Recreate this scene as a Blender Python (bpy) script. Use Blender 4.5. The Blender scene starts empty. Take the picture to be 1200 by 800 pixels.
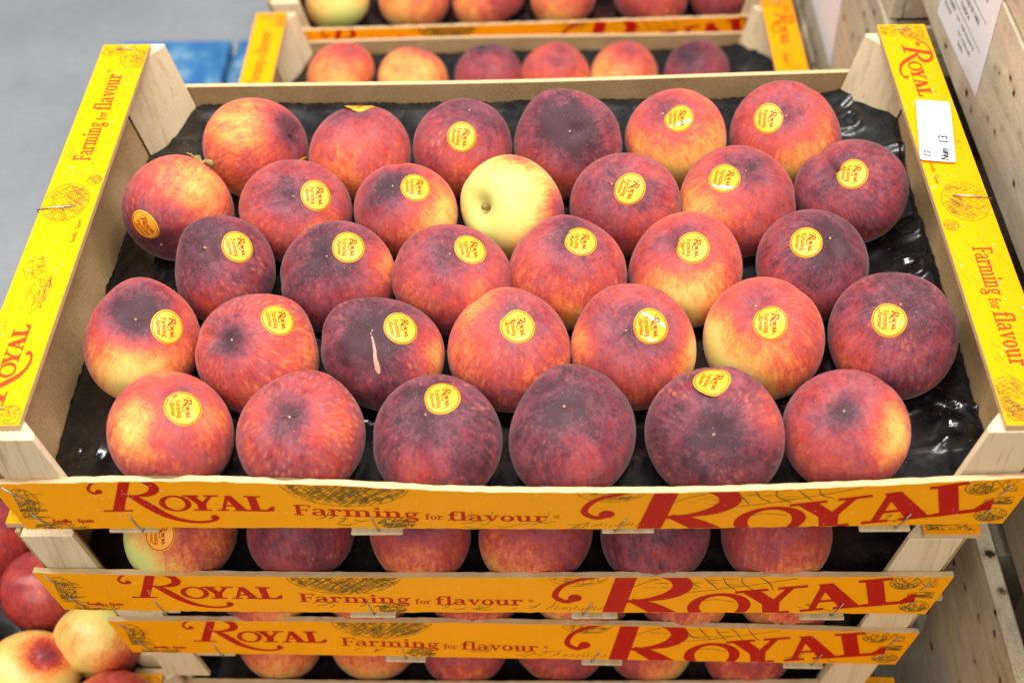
import bpy, bmesh, math, random
from mathutils import Vector, Matrix
import numpy as np

# ------------------------------------------------------------------ camera, world, lights, exposure
CAM_POS = [0.01979, -0.47043, 0.56595]
CAM_ROT = [[0.999699, 0.009732, 0.022505], [0.008564, 0.721447, -0.692417], [-0.022975, 0.692402, 0.721146]]
LENS = 46.896
scene = bpy.context.scene
COL = scene.collection
cam_d = bpy.data.cameras.new('camera'); cam = bpy.data.objects.new('camera', cam_d); COL.objects.link(cam)
M3 = Matrix(CAM_ROT)
cam.matrix_world = Matrix.Translation(CAM_POS) @ M3.to_4x4()
cam_d.sensor_width = 36.0; cam_d.lens = LENS; cam_d.clip_start = .05; cam_d.clip_end = 60
cam_d.dof.use_dof = True; cam_d.dof.focus_distance = .86; cam_d.dof.aperture_fstop = 6.5
scene.camera = cam
scene.view_settings.view_transform = 'Standard'; scene.view_settings.look = 'None'
scene.view_settings.gamma = 1; scene.view_settings.use_curve_mapping = False
scene.view_settings.exposure = 0.14

world = bpy.data.worlds.new('World'); scene.world = world; world.use_nodes = True
bg = world.node_tree.nodes['Background']
bg.inputs[0].default_value = (.95, .97, 1.0, 1); bg.inputs[1].default_value = .31

def area(name, loc, target, sx, sy, power, col=(1, .97, .93)):
    l = bpy.data.lights.new(name, 'AREA'); l.shape = 'RECTANGLE'; l.size = sx; l.size_y = sy; l.energy = power; l.color = col
    o = bpy.data.objects.new(name, l); COL.objects.link(o); o.location = loc
    d = Vector(target) - Vector(loc)
    o.rotation_euler = d.to_track_quat('-Z', 'Y').to_euler()
    return o
# ceiling strip lamps of the market hall running away from the viewer, then a fill
area('ceiling_or_fill_lamp', (.22, .25, 2.3), (.20, .25, 0), .16, 1.6, 60)
area('ceiling_or_fill_lamp', (-1.25, .5, 2.3), (-.2, .2, 0), .18, 2.4, 54)
area('ceiling_or_fill_lamp', (1.58, .3, 2.3), (.4, .2, 0), .18, 2.0, 46)
area('ceiling_or_fill_lamp', (-.3, -1.9, 2.0), (0, .1, -.1), 2.4, .6, 50)  # fill light added behind the camera to brighten the front panels

# ------------------------------------------------------------------ helpers
def mesh_obj(name, verts, faces, mats, parent=None, smooth=False, midx=None):
    me = bpy.data.meshes.new(name); me.from_pydata([tuple(v) for v in verts], [], faces)
    if not isinstance(mats, (list, tuple)): mats = [mats]
    for m in mats: me.materials.append(m)
    if midx is not None: me.polygons.foreach_set('material_index', midx)
    if smooth: me.polygons.foreach_set('use_smooth', [True] * len(me.polygons))
    me.update()
    o = bpy.data.objects.new(name, me); COL.objects.link(o)
    if parent is not None: o.parent = parent
    return o
def link_mesh(name, me, parent=None, loc=None):
    o = bpy.data.objects.new(name, me); COL.objects.link(o)
    if parent is not None: o.parent = parent
    if loc is not None: o.location = loc
    return o
def tag(o, label, cat, group=None, kind=None):
    if label: o['label'] = label
    if cat: o['category'] = cat
    if group: o['group'] = group
    if kind: o['kind'] = kind
    return o
def empty(name, loc, rz=0):
    o = bpy.data.objects.new(name, None); COL.objects.link(o); o.location = loc; o.rotation_euler = (0, 0, rz)
    o.empty_display_size = .02
    return o

def hexa(c8):
    """eight corners: 0-3 bottom ring, 4-7 top ring"""
    return c8, [(3, 2, 1, 0), (4, 5, 6, 7), (0, 1, 5, 4), (1, 2, 6, 5), (2, 3, 7, 6), (3, 0, 4, 7)]
def bev(me, w=.0008, seg=1):
    bm = bmesh.new(); bm.from_mesh(me)
    bmesh.ops.recalc_face_normals(bm, faces=bm.faces[:])
    bmesh.ops.bevel(bm, geom=bm.edges[:], offset=w, segments=seg, affect='EDGES', profile=.5)
    bm.to_mesh(me); bm.free(); me.update()
def box(name, x0, x1, y0, y1, z0, z1, mat, parent=None, w=.0008):
    v, f = hexa([(x0, y0, z0), (x1, y0, z0), (x1, y1, z0), (x0, y1, z0), (x0, y0, z1), (x1, y0, z1), (x1, y1, z1), (x0, y1, z1)])
    o = mesh_obj(name, v, f, mat, parent)
    if w: bev(o.data, w)
    return o
def tube(pts, rad, seg=6):
    pts = [Vector(p) for p in pts]; V = []; Fc = []
    up = Vector((.123, .456, .88)).normalized()
    for i, p in enumerate(pts):
        t = (pts[min(i + 1, len(pts) - 1)] - pts[max(i - 1, 0)]).normalized()
        a = t.cross(up)
        if a.length < 1e-4: a = t.cross(Vector((1, 0, 0)))
        a.normalize(); b = t.cross(a)
        rr = rad[i] if isinstance(rad, (list, tuple)) else rad
        for k in range(seg):
            an = 2 * math.pi * k / seg
            V.append(p + a * rr * math.cos(an) + b * rr * math.sin(an))
    for i in range(len(pts) - 1):
        for k in range(seg):
            k2 = (k + 1) % seg
            Fc.append((i * seg + k, i * seg + k2, (i + 1) * seg + k2, (i + 1) * seg + k))
    Fc.append(tuple(range(seg))[::-1]); n = (len(pts) - 1) * seg
    Fc.append(tuple(range(n, n + seg)))
    return V, Fc

# ------------------------------------------------------------------ materials
class NT:
    def __init__(s, name):
        s.m = bpy.data.materials.new(name); s.m.use_nodes = True; s.t = s.m.node_tree; s.n = s.t.nodes; s.l = s.t.links
        s.b = s.n['Principled BSDF']
    def node(s, typ, **kw):
        n = s.n.new(typ)
        for k, v in kw.items(): setattr(n, k, v)
        return n
    def set(s, sock, v):
        if isinstance(v, bpy.types.NodeSocket): s.l.new(v, sock)
        else: sock.default_value = v
    def math(s, op, a, b=0.0, c=0.0, clamp=False):
        n = s.node('ShaderNodeMath', operation=op); n.use_clamp = clamp
        s.set(n.inputs[0], a); s.set(n.inputs[1], b); s.set(n.inputs[2], c)
        return n.outputs[0]
    def vmath(s, op, a, b=(0, 0, 0)):
        n = s.node('ShaderNodeVectorMath', operation=op); s.set(n.inputs[0], a); s.set(n.inputs[1], b); return n.outputs[0]
    def noise(s, vec, scale, detail=3, rough=.55, dist=0.0):
        n = s.node('ShaderNodeTexNoise'); s.set(n.inputs['Vector'], vec); n.inputs['Scale'].default_value = scale
        n.inputs['Detail'].default_value = detail; n.inputs['Roughness'].default_value = rough; n.inputs['Distortion'].default_value = dist
        return n.outputs[0]
    def voro(s, vec, scale, out='Distance', rnd=1.0):
        n = s.node('ShaderNodeTexVoronoi'); s.set(n.inputs['Vector'], vec); n.inputs['Scale'].default_value = scale
        n.inputs['Randomness'].default_value = rnd
        return n.outputs[out]
    def ramp(s, fac, stops, interp='LINEAR'):
        n = s.node('ShaderNodeValToRGB'); s.set(n.inputs[0], fac); cr = n.color_ramp; cr.interpolation = interp
        while len(cr.elements) < len(stops): cr.elements.new(.5)
        for e, (p, c) in zip(cr.elements, stops):
            e.position = p; e.color = (c, c, c, 1) if not isinstance(c, (tuple, list)) else (*c[:3], 1)
        return n.outputs[0]
    def mix(s, fac, a, b, mode='MIX'):
        n = s.node('ShaderNodeMix', data_type='RGBA', blend_type=mode); n.clamp_factor = True
        s.set(n.inputs[0], fac); s.set(n.inputs[6], (*a, 1) if isinstance(a, tuple) else a); s.set(n.inputs[7], (*b, 1) if isinstance(b, tuple) else b)
        return n.outputs[2]
    def bump(s, h, strength=.3, dist=.001):
        n = s.node('ShaderNodeBump'); n.inputs['Strength'].default_value = strength; n.inputs['Distance'].default_value = dist
        s.set(n.inputs['Height'], h); s.l.new(n.outputs[0], s.b.inputs['Normal'])
    def obj(s): return s.node('ShaderNodeTexCoord').outputs['Object']
    def rnd(s): return s.node('ShaderNodeObjectInfo').outputs['Random']
    def p(s, **kw):
        for k, v in kw.items():
            key = {'col': 'Base Color', 'rough': 'Roughness', 'spec': 'Specular IOR Level', 'metal': 'Metallic', 'coat': 'Coat Weight', 'coat_r': 'Coat Roughness'}[k]
            if isinstance(v, tuple) and len(v) == 3: v = (*v, 1)
            s.set(s.b.inputs[key], v)
        return s.m

def mat_wood(name, axis, light, dark, grain=1.0, speck=0.0):
    s = NT(name); oc = s.obj(); r = s.rnd()
    off = s.math('MULTIPLY', r, 37.0)
    sc = [220, 220, 220]; sc[axis] = 9
    comb = s.node('ShaderNodeCombineXYZ'); s.set(comb.inputs[0], off); s.set(comb.inputs[1], off)
    v = s.vmath('ADD', s.vmath('MULTIPLY', oc, tuple(sc)), comb.outputs[0])
    n1 = s.noise(v, 1.0, 4, .6, .4)
    sc2 = [40, 40, 40]; sc2[axis] = 3
    n2 = s.noise(s.vmath('ADD', s.vmath('MULTIPLY', oc, tuple(sc2)), comb.outputs[0]), 1.0, 3, .5, 1.0)
    fib = s.noise(oc, 900, 2, .7)
    f = s.math('ADD', s.math('MULTIPLY', n1, .55 * grain), s.math('MULTIPLY', n2, .55 * grain))
    f = s.math('ADD', f, s.math('MULTIPLY', s.math('SUBTRACT', fib, .5), .35))
    pore = s.ramp(s.noise(s.vmath('ADD', s.vmath('MULTIPLY', oc, tuple(3.2 * q for q in sc)), comb.outputs[0]), 1.0, 2, .6), [(.60, 0.0), (.72, .45)])
    c = s.mix(pore, s.ramp(f, [(.36, dark), (.68, light)]), tuple(.62 * q for q in dark))
    if speck:
        pit = s.ramp(s.noise(s.vmath('MULTIPLY', oc, (70, 70, 70)), 1, 4, .75), [(.66, 0.0), (.72, 1.0)])
        c = s.mix(s.math('MULTIPLY', pit, speck), c, (.05, .035, .02))
    s.bump(s.math('ADD', n1, fib), .25, .0006)
    return s.p(col=c, rough=.75, spec=.25)

def mat_plain(name, col, rough=.5, spec=.4, var=.12, scale=120, metal=0.0):
    s = NT(name); n = s.noise(s.obj(), scale, 3, .6)
    c = s.mix(s.ramp(n, [(.3, 0.0), (.7, 1.0)]), tuple(x * (1 - var) for x in col), tuple(min(1, x * (1 + var)) for x in col))
    return s.p(col=c, rough=rough, spec=spec, metal=metal)

def mat_print(name, col, wear=.6):
    """ink on board: slight mottle, paper fibre showing through in small worn flecks"""
    s = NT(name); oc = s.obj()
    n = s.noise(oc, 35, 4, .6); fine = s.noise(oc, 1400, 2, .7)
    c = s.mix(s.math('MULTIPLY', s.ramp(n, [(.35, 0.0), (.7, 1.0)]), .35), col, tuple(x * .86 for x in col))
    fl = s.ramp(s.math('ADD', s.noise(oc, 420, 3, .7), s.math('MULTIPLY', s.noise(oc, 25, 2), .18)), [(.755, 0.0), (.80, 1.0)])
    c = s.mix(s.math('MULTIPLY', fl, wear), c, (.75, .66, .48))
    s.bump(fine, .12, .0003)
    return s.p(col=c, rough=.5, spec=.09)

YELLOW = (.90, .345, .0005)
M = {}
M['yellow'] = mat_print('yellow_print', YELLOW)
M['red'] = mat_print('red_ink', (.46, .010, .004), .35)
M['orange_red'] = mat_print('orange_red_ink', (.62, .045, .012), .3)
M['sketch'] = mat_plain('sketch_ink', (.13, .085, .015), .6, .2)
M['sketch_light'] = mat_plain('sketch_ink_light', (.42, .20, .012), .6, .2)
M['wood_x'] = mat_wood('pale_wood_x', 0, (.68, .53, .32), (.47, .32, .16), 1.0)
M['wood_y'] = mat_wood('pale_wood_y', 1, (.68, .53, .32), (.47, .32, .16), 1.0)
M['wood_z'] = mat_wood('pale_wood_z', 2, (.68, .53, .33), (.42, .28, .135), 1.25)
M['raw_edge'] = mat_wood('raw_board_edge', 0, (.78, .62, .40), (.55, .38, .20), .6)
M['paper'] = mat_plain('white_paper', (.84, .84, .84), .45, .35, .02)
M['black_ink'] = mat_plain('black_ink', (.02, .02, .022), .5, .3)
M['grey_ink'] = mat_plain('grey_ink', (.05, .05, .055), .6, .2)
M['steel'] = mat_plain('staple_steel', (.42, .43, .45), .38, .5, .15, 300, 1.0)
def mat_board():
    s = NT('brown_fibreboard'); oc = s.obj()
    f = s.noise(oc, 700, 4, .75); n = s.noise(oc, 30, 4, .6)
    c = s.ramp(s.math('ADD', s.math('MULTIPLY', f, .7), s.math('MULTIPLY', n, .3)), [(.3, (.23, .14, .060)), (.52, (.42, .27, .125)), (.72, (.58, .40, .21))])
    s.bump(f, .2, .0004)
    return s.p(col=c, rough=.8, spec=.2)
M['board'] = mat_board()
def mat_liner():
    s = NT('black_plastic'); oc = s.obj()
    n = s.noise(oc, 28, 4, .6); fn = s.noise(oc, 260, 3, .6)
    dust = s.ramp(s.voro(oc, 330), [(.06, 1.0), (.11, 0.0)])
    dm = s.ramp(s.noise(oc, 60, 3, .7), [(.52, 0.0), (.62, 1.0)])
    base = s.mix(s.ramp(n, [(.4, 0.0), (.7, 1.0)]), (.004, .004, .005), (.012, .0115, .0115))
    film = s.ramp(s.noise(oc, 90, 5, .7, .6), [(.5, 0.0), (.75, .10)])
    c = s.mix(film, base, (.16, .14, .11))
    c = s.mix(s.math('MULTIPLY', s.math('MULTIPLY', dust, dm), .55), c, (.6, .52, .42))
    s.bump(s.math('ADD', s.math('MULTIPLY', n, 1.0), s.math('MULTIPLY', fn, .10)), .30, .003)
    rg = s.ramp(n, [(.3, .10), (.65, .34)])
    return s.p(col=c, rough=rg, spec=.5)
M['liner'] = mat_liner()
def mat_peach(name='peach_skin', nect=False):
    s = NT(name); oc = s.obj(); rn = s.rnd()
    pig = s.node('ShaderNodeAttribute', attribute_name='pig').outputs['Fac']
    spo = s.node('ShaderNodeAttribute', attribute_name='spots').outputs['Fac']
    off = s.node('ShaderNodeCombineXYZ'); s.set(off.inputs[0], s.math('MULTIPLY', rn, 53.0)); s.set(off.inputs[1], s.math('MULTIPLY', rn, 31.0)); s.set(off.inputs[2], s.math('MULTIPLY', rn, 17.0))
    sep = s.node('ShaderNodeSeparateXYZ'); s.set(sep.inputs[0], oc)
    X, Y, Z = sep.outputs
    rho = s.math('ADD', s.math('SQRT', s.math('ADD', s.math('MULTIPLY', X, X), s.math('MULTIPLY', Y, Y))), .0004)
    cx = s.math('DIVIDE', X, rho); cy = s.math('DIVIDE', Y, rho); th = s.math('ARCTAN2', rho, Z)
    def mer(a, b):
        n = s.node('ShaderNodeCombineXYZ'); s.set(n.inputs[0], s.math('MULTIPLY', cx, a)); s.set(n.inputs[1], s.math('MULTIPLY', cy, a)); s.set(n.inputs[2], s.math('MULTIPLY', th, b))
        return s.vmath('ADD', n.outputs[0], off.outputs[0])
    ov = s.vmath('ADD', s.vmath('MULTIPLY', oc, (1000, 1000, 1000)), s.vmath('MULTIPLY', off.outputs[0], (40, 40, 40)))
    big = s.noise(ov, .045, 3, .6, .5)
    med = s.noise(ov, .17, 4, .65, .3)
    streak = s.noise(mer(13, 3.2), 1.0, 4, .66, .25)
    fine = s.noise(ov, 1.3, 3, .75); gran = s.noise(ov, .48, 4, .7, .2)
    f = s.math('ADD', s.math('ADD', pig, .015), s.math('MULTIPLY', s.math('SUBTRACT', big, .5), .40))
    f = s.math('ADD', f, s.math('MULTIPLY', s.math('SUBTRACT', med, .5), .26))
    polefade = s.ramp(s.math('MULTIPLY', rho, 1000), [(0.0, 0.0), (1.0, 1.0)])
    pf = s.math('MULTIPLY', s.math('SUBTRACT', s.math('MULTIPLY', rho, 26.0), .12), 1.0, clamp=True)
    f = s.math('ADD', f, s.math('MULTIPLY', s.math('MULTIPLY', s.math('SUBTRACT', streak, .5), .50), pf))
    f = s.math('ADD', f, s.math('MULTIPLY', s.math('SUBTRACT', fine, .5), .20))
    f = s.math('ADD', f, s.math('MULTIPLY', s.math('SUBTRACT', gran, .5), .32))
    c = s.ramp(f, [(.02, (.60, .62, .16)), (.18, (.76, .54, .14)), (.35, (.79, .35, .075)), (.49, (.70, .165, .045)), (.62, (.47, .056, .032)), (.76, (.28, .030, .034)), (.89, (.120, .020, .032)), (1.0, (.045, .015, .022))])
    # paler scaly marks running along the meridians
    vd = s.voro(mer(9.0, 5.0), 1.0); vm = s.noise(ov, .06, 2)
    sm = s.ramp(vd, [(.20, 1.0), (.40, 0.0)])
    sm = s.math('MULTIPLY', s.math('MULTIPLY', sm, s.ramp(s.math('ADD', vm, spo), [(.50, 0.0), (.66, 1.0)])), pf)
    red = s.ramp(f, [(.38, 0.0), (.55, 1.0), (.86, 1.0), (.98, .2)])
    c = s.mix(s.math('MULTIPLY', s.math('MULTIPLY', sm, red), .46), c, (.80, .25, .075))
    # lenticels and dust caught in the down
    d1 = s.ramp(s.voro(ov, .55), [(.07, 1.0), (.15, 0.0)])
    c = s.mix(s.math('MULTIPLY', s.math('MULTIPLY', d1, s.ramp(s.noise(ov, .11, 2), [(.45, .1), (.6, 1.0)])), .42), c, (.85, .62, .5))
    # matt grey bloom in patches
    bl = s.ramp(s.noise(ov, .08, 4, .7), [(.36, .02), (.70, .24)])
    if not nect: c = s.mix(s.math('MULTIPLY', bl, s.ramp(f, [(.45, .35), (.75, 1.0), (.9, .75), (1.0, .30)])), c, (.34, .21, .25))
    s.bump(s.math('ADD', fine, s.math('MULTIPLY', s.noise(ov, 2.6, 2, .7), .8)), .22, .0006)
    if nect: return s.p(col=c, rough=.22, spec=.5)
    s.b.inputs['Sheen Weight'].default_value = .16; s.b.inputs['Sheen Roughness'].default_value = .35
    s.b.inputs['Sheen Tint'].default_value = (1, .86, .86, 1)
    return s.p(col=c, rough=.6, spec=.2)
M['peach'] = mat_peach()
M['nectarine'] = mat_peach('nectarine_skin', True)
def mat_sticker():
    s = NT('sticker_film'); n = s.noise(s.obj(), 90, 2)
    return s.p(col=(.92, .385, .030), rough=s.ramp(n, [(.35, .34), (.65, .5)]), spec=.25)
M['sticker'] = mat_sticker()
g_ = NT('sticker_glossy_film'); M['sticker_gloss'] = g_.p(col=(.92, .385, .030), rough=.10, spec=.5)
M['sticker_red'] = mat_plain('sticker_red_ink', (.36, .010, .004), .5, .15, .02)
M['sticker_orange'] = mat_plain('sticker_orange_ink', (.50, .05, .004), .5, .15, .02)
M['stem'] = mat_plain('dry_stem', (.25, .17, .06), .8, .2, .4, 400)
M['tip'] = mat_plain('dry_tip', (.42, .28, .17), .85, .2, .4, 900)
M['scar'] = mat_plain('corky_scar', (.50, .26, .19), .85, .2, .35, 1500)
def mat_crate(name, tone=1.0):
    s = NT(name); oc = s.obj(); rn = s.math('MULTIPLY', s.rnd(), 23.0)
    cb = s.node('ShaderNodeCombineXYZ'); s.set(cb.inputs[1], rn); s.set(cb.inputs[2], rn)
    v = s.vmath('ADD', oc, cb.outputs[0])
    g = s.noise(s.vmath('MULTIPLY', v, (60, 12, 75)), 1, 5, .7, .6)
    f = s.noise(v, 420, 4, .75); b = s.noise(v, 9, 4, .65)
    fac = s.math('ADD', s.math('ADD', s.math('MULTIPLY', g, .40), s.math('MULTIPLY', f, .34)), s.math('MULTIPLY', b, .30))
    c = s.ramp(fac, [(.36, (.24 * tone, .17 * tone, .09 * tone)), (.52, (.50 * tone, .40 * tone, .25 * tone)), (.70, (.68 * tone, .57 * tone, .39 * tone))])
    grey = s.ramp(s.noise(v, 14, 4, .7, .5), [(.42, 0.05), (.68, .55)])
    c = s.mix(grey, c, (.36 * tone, .35 * tone, .32 * tone))
    kn = s.voro(s.vmath('MULTIPLY', v, (30, 38, 50)), 1.0); kd = s.noise(v, 160, 3, .7)
    hole = s.ramp(s.math('ADD', kn, s.math('MULTIPLY', s.math('SUBTRACT', kd, .5), .34)), [(.08, 1.0), (.15, 0.0)])
    halo = s.ramp(kn, [(.10, .5), (.30, 0.0)])
    c = s.mix(halo, c, (.24 * tone, .15 * tone, .06 * tone)); c = s.mix(hole, c, (.03, .02, .012))
    s.bump(s.math('SUBTRACT', s.math('ADD', g, s.math('MULTIPLY', f, .5)), hole), .4, .0015)
    return s.p(col=c, rough=.8, spec=.25)
M['crate'] = mat_crate('weathered_plywood', 1.22)
M['crate_shaded'] = mat_crate('shaded_plywood', .6)  # same plywood with the shade on the lower crates put into its colour
M['crate_frame'] = mat_crate('weathered_frame', .42)
def mat_floor():
    s = NT('concrete_floor_paint'); oc = s.obj()
    n = s.noise(oc, 6, 5, .6); f = s.noise(oc, 60, 4, .65)
    c = s.ramp(s.math('ADD', s.math('MULTIPLY', n, .6), s.math('MULTIPLY', f, .4)), [(.3, (.235, .25, .26)), (.7, (.33, .345, .355))])
    return s.p(col=c, rough=.6, spec=.3)
M['floor'] = mat_floor()
def mat_blue():
    s = NT('blue_paint'); oc = s.obj()
    n = s.noise(s.vmath('MULTIPLY', oc, (14, 7, 14)), 1, 5, .65, .5)
    c = s.ramp(n, [(.36, (.02, .11, .36)), (.52, (.05, .20, .42)), (.64, (.25, .42, .52))])
    return s.p(col=c, rough=.6, spec=.3)
M['blue'] = mat_blue()

# ------------------------------------------------------------------ flat print: strokes in 2-D, mapped on to real surfaces
def catmull(pts, n=6):
    if len(pts) < 3: return [np.array(p, float) for p in pts]
    P = [np.array(p, float) for p in pts]; P = [2 * P[0] - P[1]] + P + [2 * P[-1] - P[-2]]; out = []
    for i in range(1, len(P) - 2):
        for k in range(n):
            t = k / n; a, b, c, d = P[i - 1:i + 3]
            out.append(.5 * ((2 * b) + (-a + c) * t + (2 * a - 5 * b + 4 * c - d) * t * t + (-a + 3 * b - 3 * c + d) * t ** 3))
    out.append(P[-2]); return out
class Ink:
    """polygons in a 2-D plane, each a convex loop, with a running layer number so that none lie in one plane"""
    def __init__(s): s.polys = []
    def poly(s, pts): s.polys.append([(float(a), float(b)) for a, b in pts])
    def stroke(s, pts, w, smooth=True, n=6):
        k = len(pts); ws = w if isinstance(w, (list, tuple)) else [w] * k
        q = [(p[0], p[1], ww) for p, ww in zip(pts, ws)]
        q = catmull(q, n) if smooth and k > 2 else [np.array(p, float) for p in q]
        L = []; R_ = []
        for i, p in enumerate(q):
            t = q[min(i + 1, len(q) - 1)][:2] - q[max(i - 1, 0)][:2]; ln = math.hypot(*t) or 1
            nx, ny = -t[1] / ln, t[0] / ln; h = abs(p[2]) / 2
            L.append((p[0] + nx * h, p[1] + ny * h)); R_.append((p[0] - nx * h, p[1] - ny * h))
        for i in range(len(q) - 1): s.poly([R_[i], R_[i + 1], L[i + 1], L[i]])
    def disc(s, x, y, rx, ry=None, n=14):
        ry = ry or rx
        s.poly([(x + rx * math.cos(2 * math.pi * k / n), y + ry * math.sin(2 * math.pi * k / n)) for k in range(n)])
    def ring(s, x, y, rx, ry, wx, wy, n=24):
        """ellipse outline, wx thick at the sides and wy at top and bottom"""
        for k in range(n):
            a, b = 2 * math.pi * k / n, 2 * math.pi * (k + 1) / n
            pt = lambda t, o: (x + (rx - o * wx) * math.cos(t), y + (ry - o * wy) * math.sin(t))
            s.poly([pt(a, 1), pt(a, 0), pt(b, 0), pt(b, 1)])
    def add(s, other, sx=1, sy=None, rot=0, dx=0, dy=0):
        sy = sx if sy is None else sy; c, d = math.cos(rot), math.sin(rot)
        for p in other.polys: s.polys.append([(c * x * sx - d * y * sy + dx, d * x * sx + c * y * sy + dy) for x, y in p])
        return s
    def clip(s, x0, x1, y0, y1):
        out = []
        for p in s.polys:
            for ax, lim, sg in ((0, x0, 1), (0, x1, -1), (1, y0, 1), (1, y1, -1)):
                q = []
                for i in range(len(p)):
                    a, b = p[i], p[(i + 1) % len(p)]; da, db = sg * (a[ax] - lim), sg * (b[ax] - lim)
                    if da >= 0: q.append(a)
                    if da * db < 0:
                        t = da / (da - db); q.append((a[0] + (b[0] - a[0]) * t, a[1] + (b[1] - a[1]) * t))
                p = q
                if len(p) < 3: break
            if len(p) >= 3: out.append(p)
        s.polys = out; return s
    def build(s, name, mapfn, mat, parent, lift=.00012, step=4e-7):
        V = []; Fc = []
        for i, p in enumerate(s.polys):
            b = len(V)
            for q in p: V.append(mapfn(q[0], q[1], lift + step * (i % 200)))
            Fc.append(tuple(range(b, b + len(p))))
        return mesh_obj(name, V, Fc, mat, parent)

def royal():
    k = Ink()
    k.stroke([(6.6, 17.6), (3.4, 16.6), (.9, 20.4), (4.4, 25.8), (12, 28.6), (19, 29.1), (28, 29.0), (36.6, 25.4), (39.2, 20.0), (35.6, 15.6), (28, 13.6), (20, 13.8)], [2.6, 2.0, 2.0, 1.7, 1.6, 1.9, 2.4, 4.6, 6.0, 4.4, 1.9, 1.6])
    k.disc(6.6, 18.1, 2.1)
    k.poly([(10.6, .3), (17.4, .3), (27.2, 28.8), (20.6, 28.8)])
    k.stroke([(5.2, 0), (22.4, 0)], 1.5)
    k.stroke([(23, 14.2), (28.5, 9.3), (34.4, 2.3), (41.3, -4.7), (50.4, -9.6), (60.2, -11.4), (68.0, -10.0), (71.3, -7.3), (69.8, -5.9)], [2.2, 5.2, 5.8, 4.6, 3.0, 2.2, 2.2, 2.6, 3.2])
    k.disc(69.6, -6.5, 2.1)
    k.ring(48.8, 6.4, 9.6, 7.5, 3.7, 1.5)
    k.poly([(56.2, 13.3), (61.6, 13.3), (67.0, 5.2), (61.6, 5.8)]); k.poly([(69.4, 13.5), (71.9, 13.5), (66.4, 5.2), (63.6, 5.8)])
    k.poly([(61.6, .6), (66.6, .6), (67, 6.6), (61.6, 6.2)])
    k.stroke([(54.2, 13.5), (64.0, 13.5)], 1.3); k.stroke([(66.8, 13.6), (75.6, 13.6)], 1.3); k.stroke([(58.6, .2), (69.6, .2)], 1.3)
    k.poly([(75.2, .4), (77.4, .4), (82.0, 13.9), (79.6, 13.9)]); k.poly([(84.4, .4), (90.4, .4), (83.0, 14.0), (78.6, 14.0)])
    k.stroke([(77.2, 4.6), (86, 4.6)], 1.3); k.stroke([(72.8, .2), (79.8, .2)], 1.3); k.stroke([(82.6, .2), (92.6, .2)], 1.3)
    k.poly([(93.2, .4), (98.4, .4), (97.4, 13.6), (92.2, 13.6)]); k.stroke([(90.2, 13.6), (100.2, 13.6)], 1.3)
    k.stroke([(91.6, .3), (103.6, .3)], 1.7); k.poly([(101.0, .0), (106.4, -.2), (107.2, 4.4), (105.6, 4.4)])
    return k
ROYAL = royal()

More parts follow.
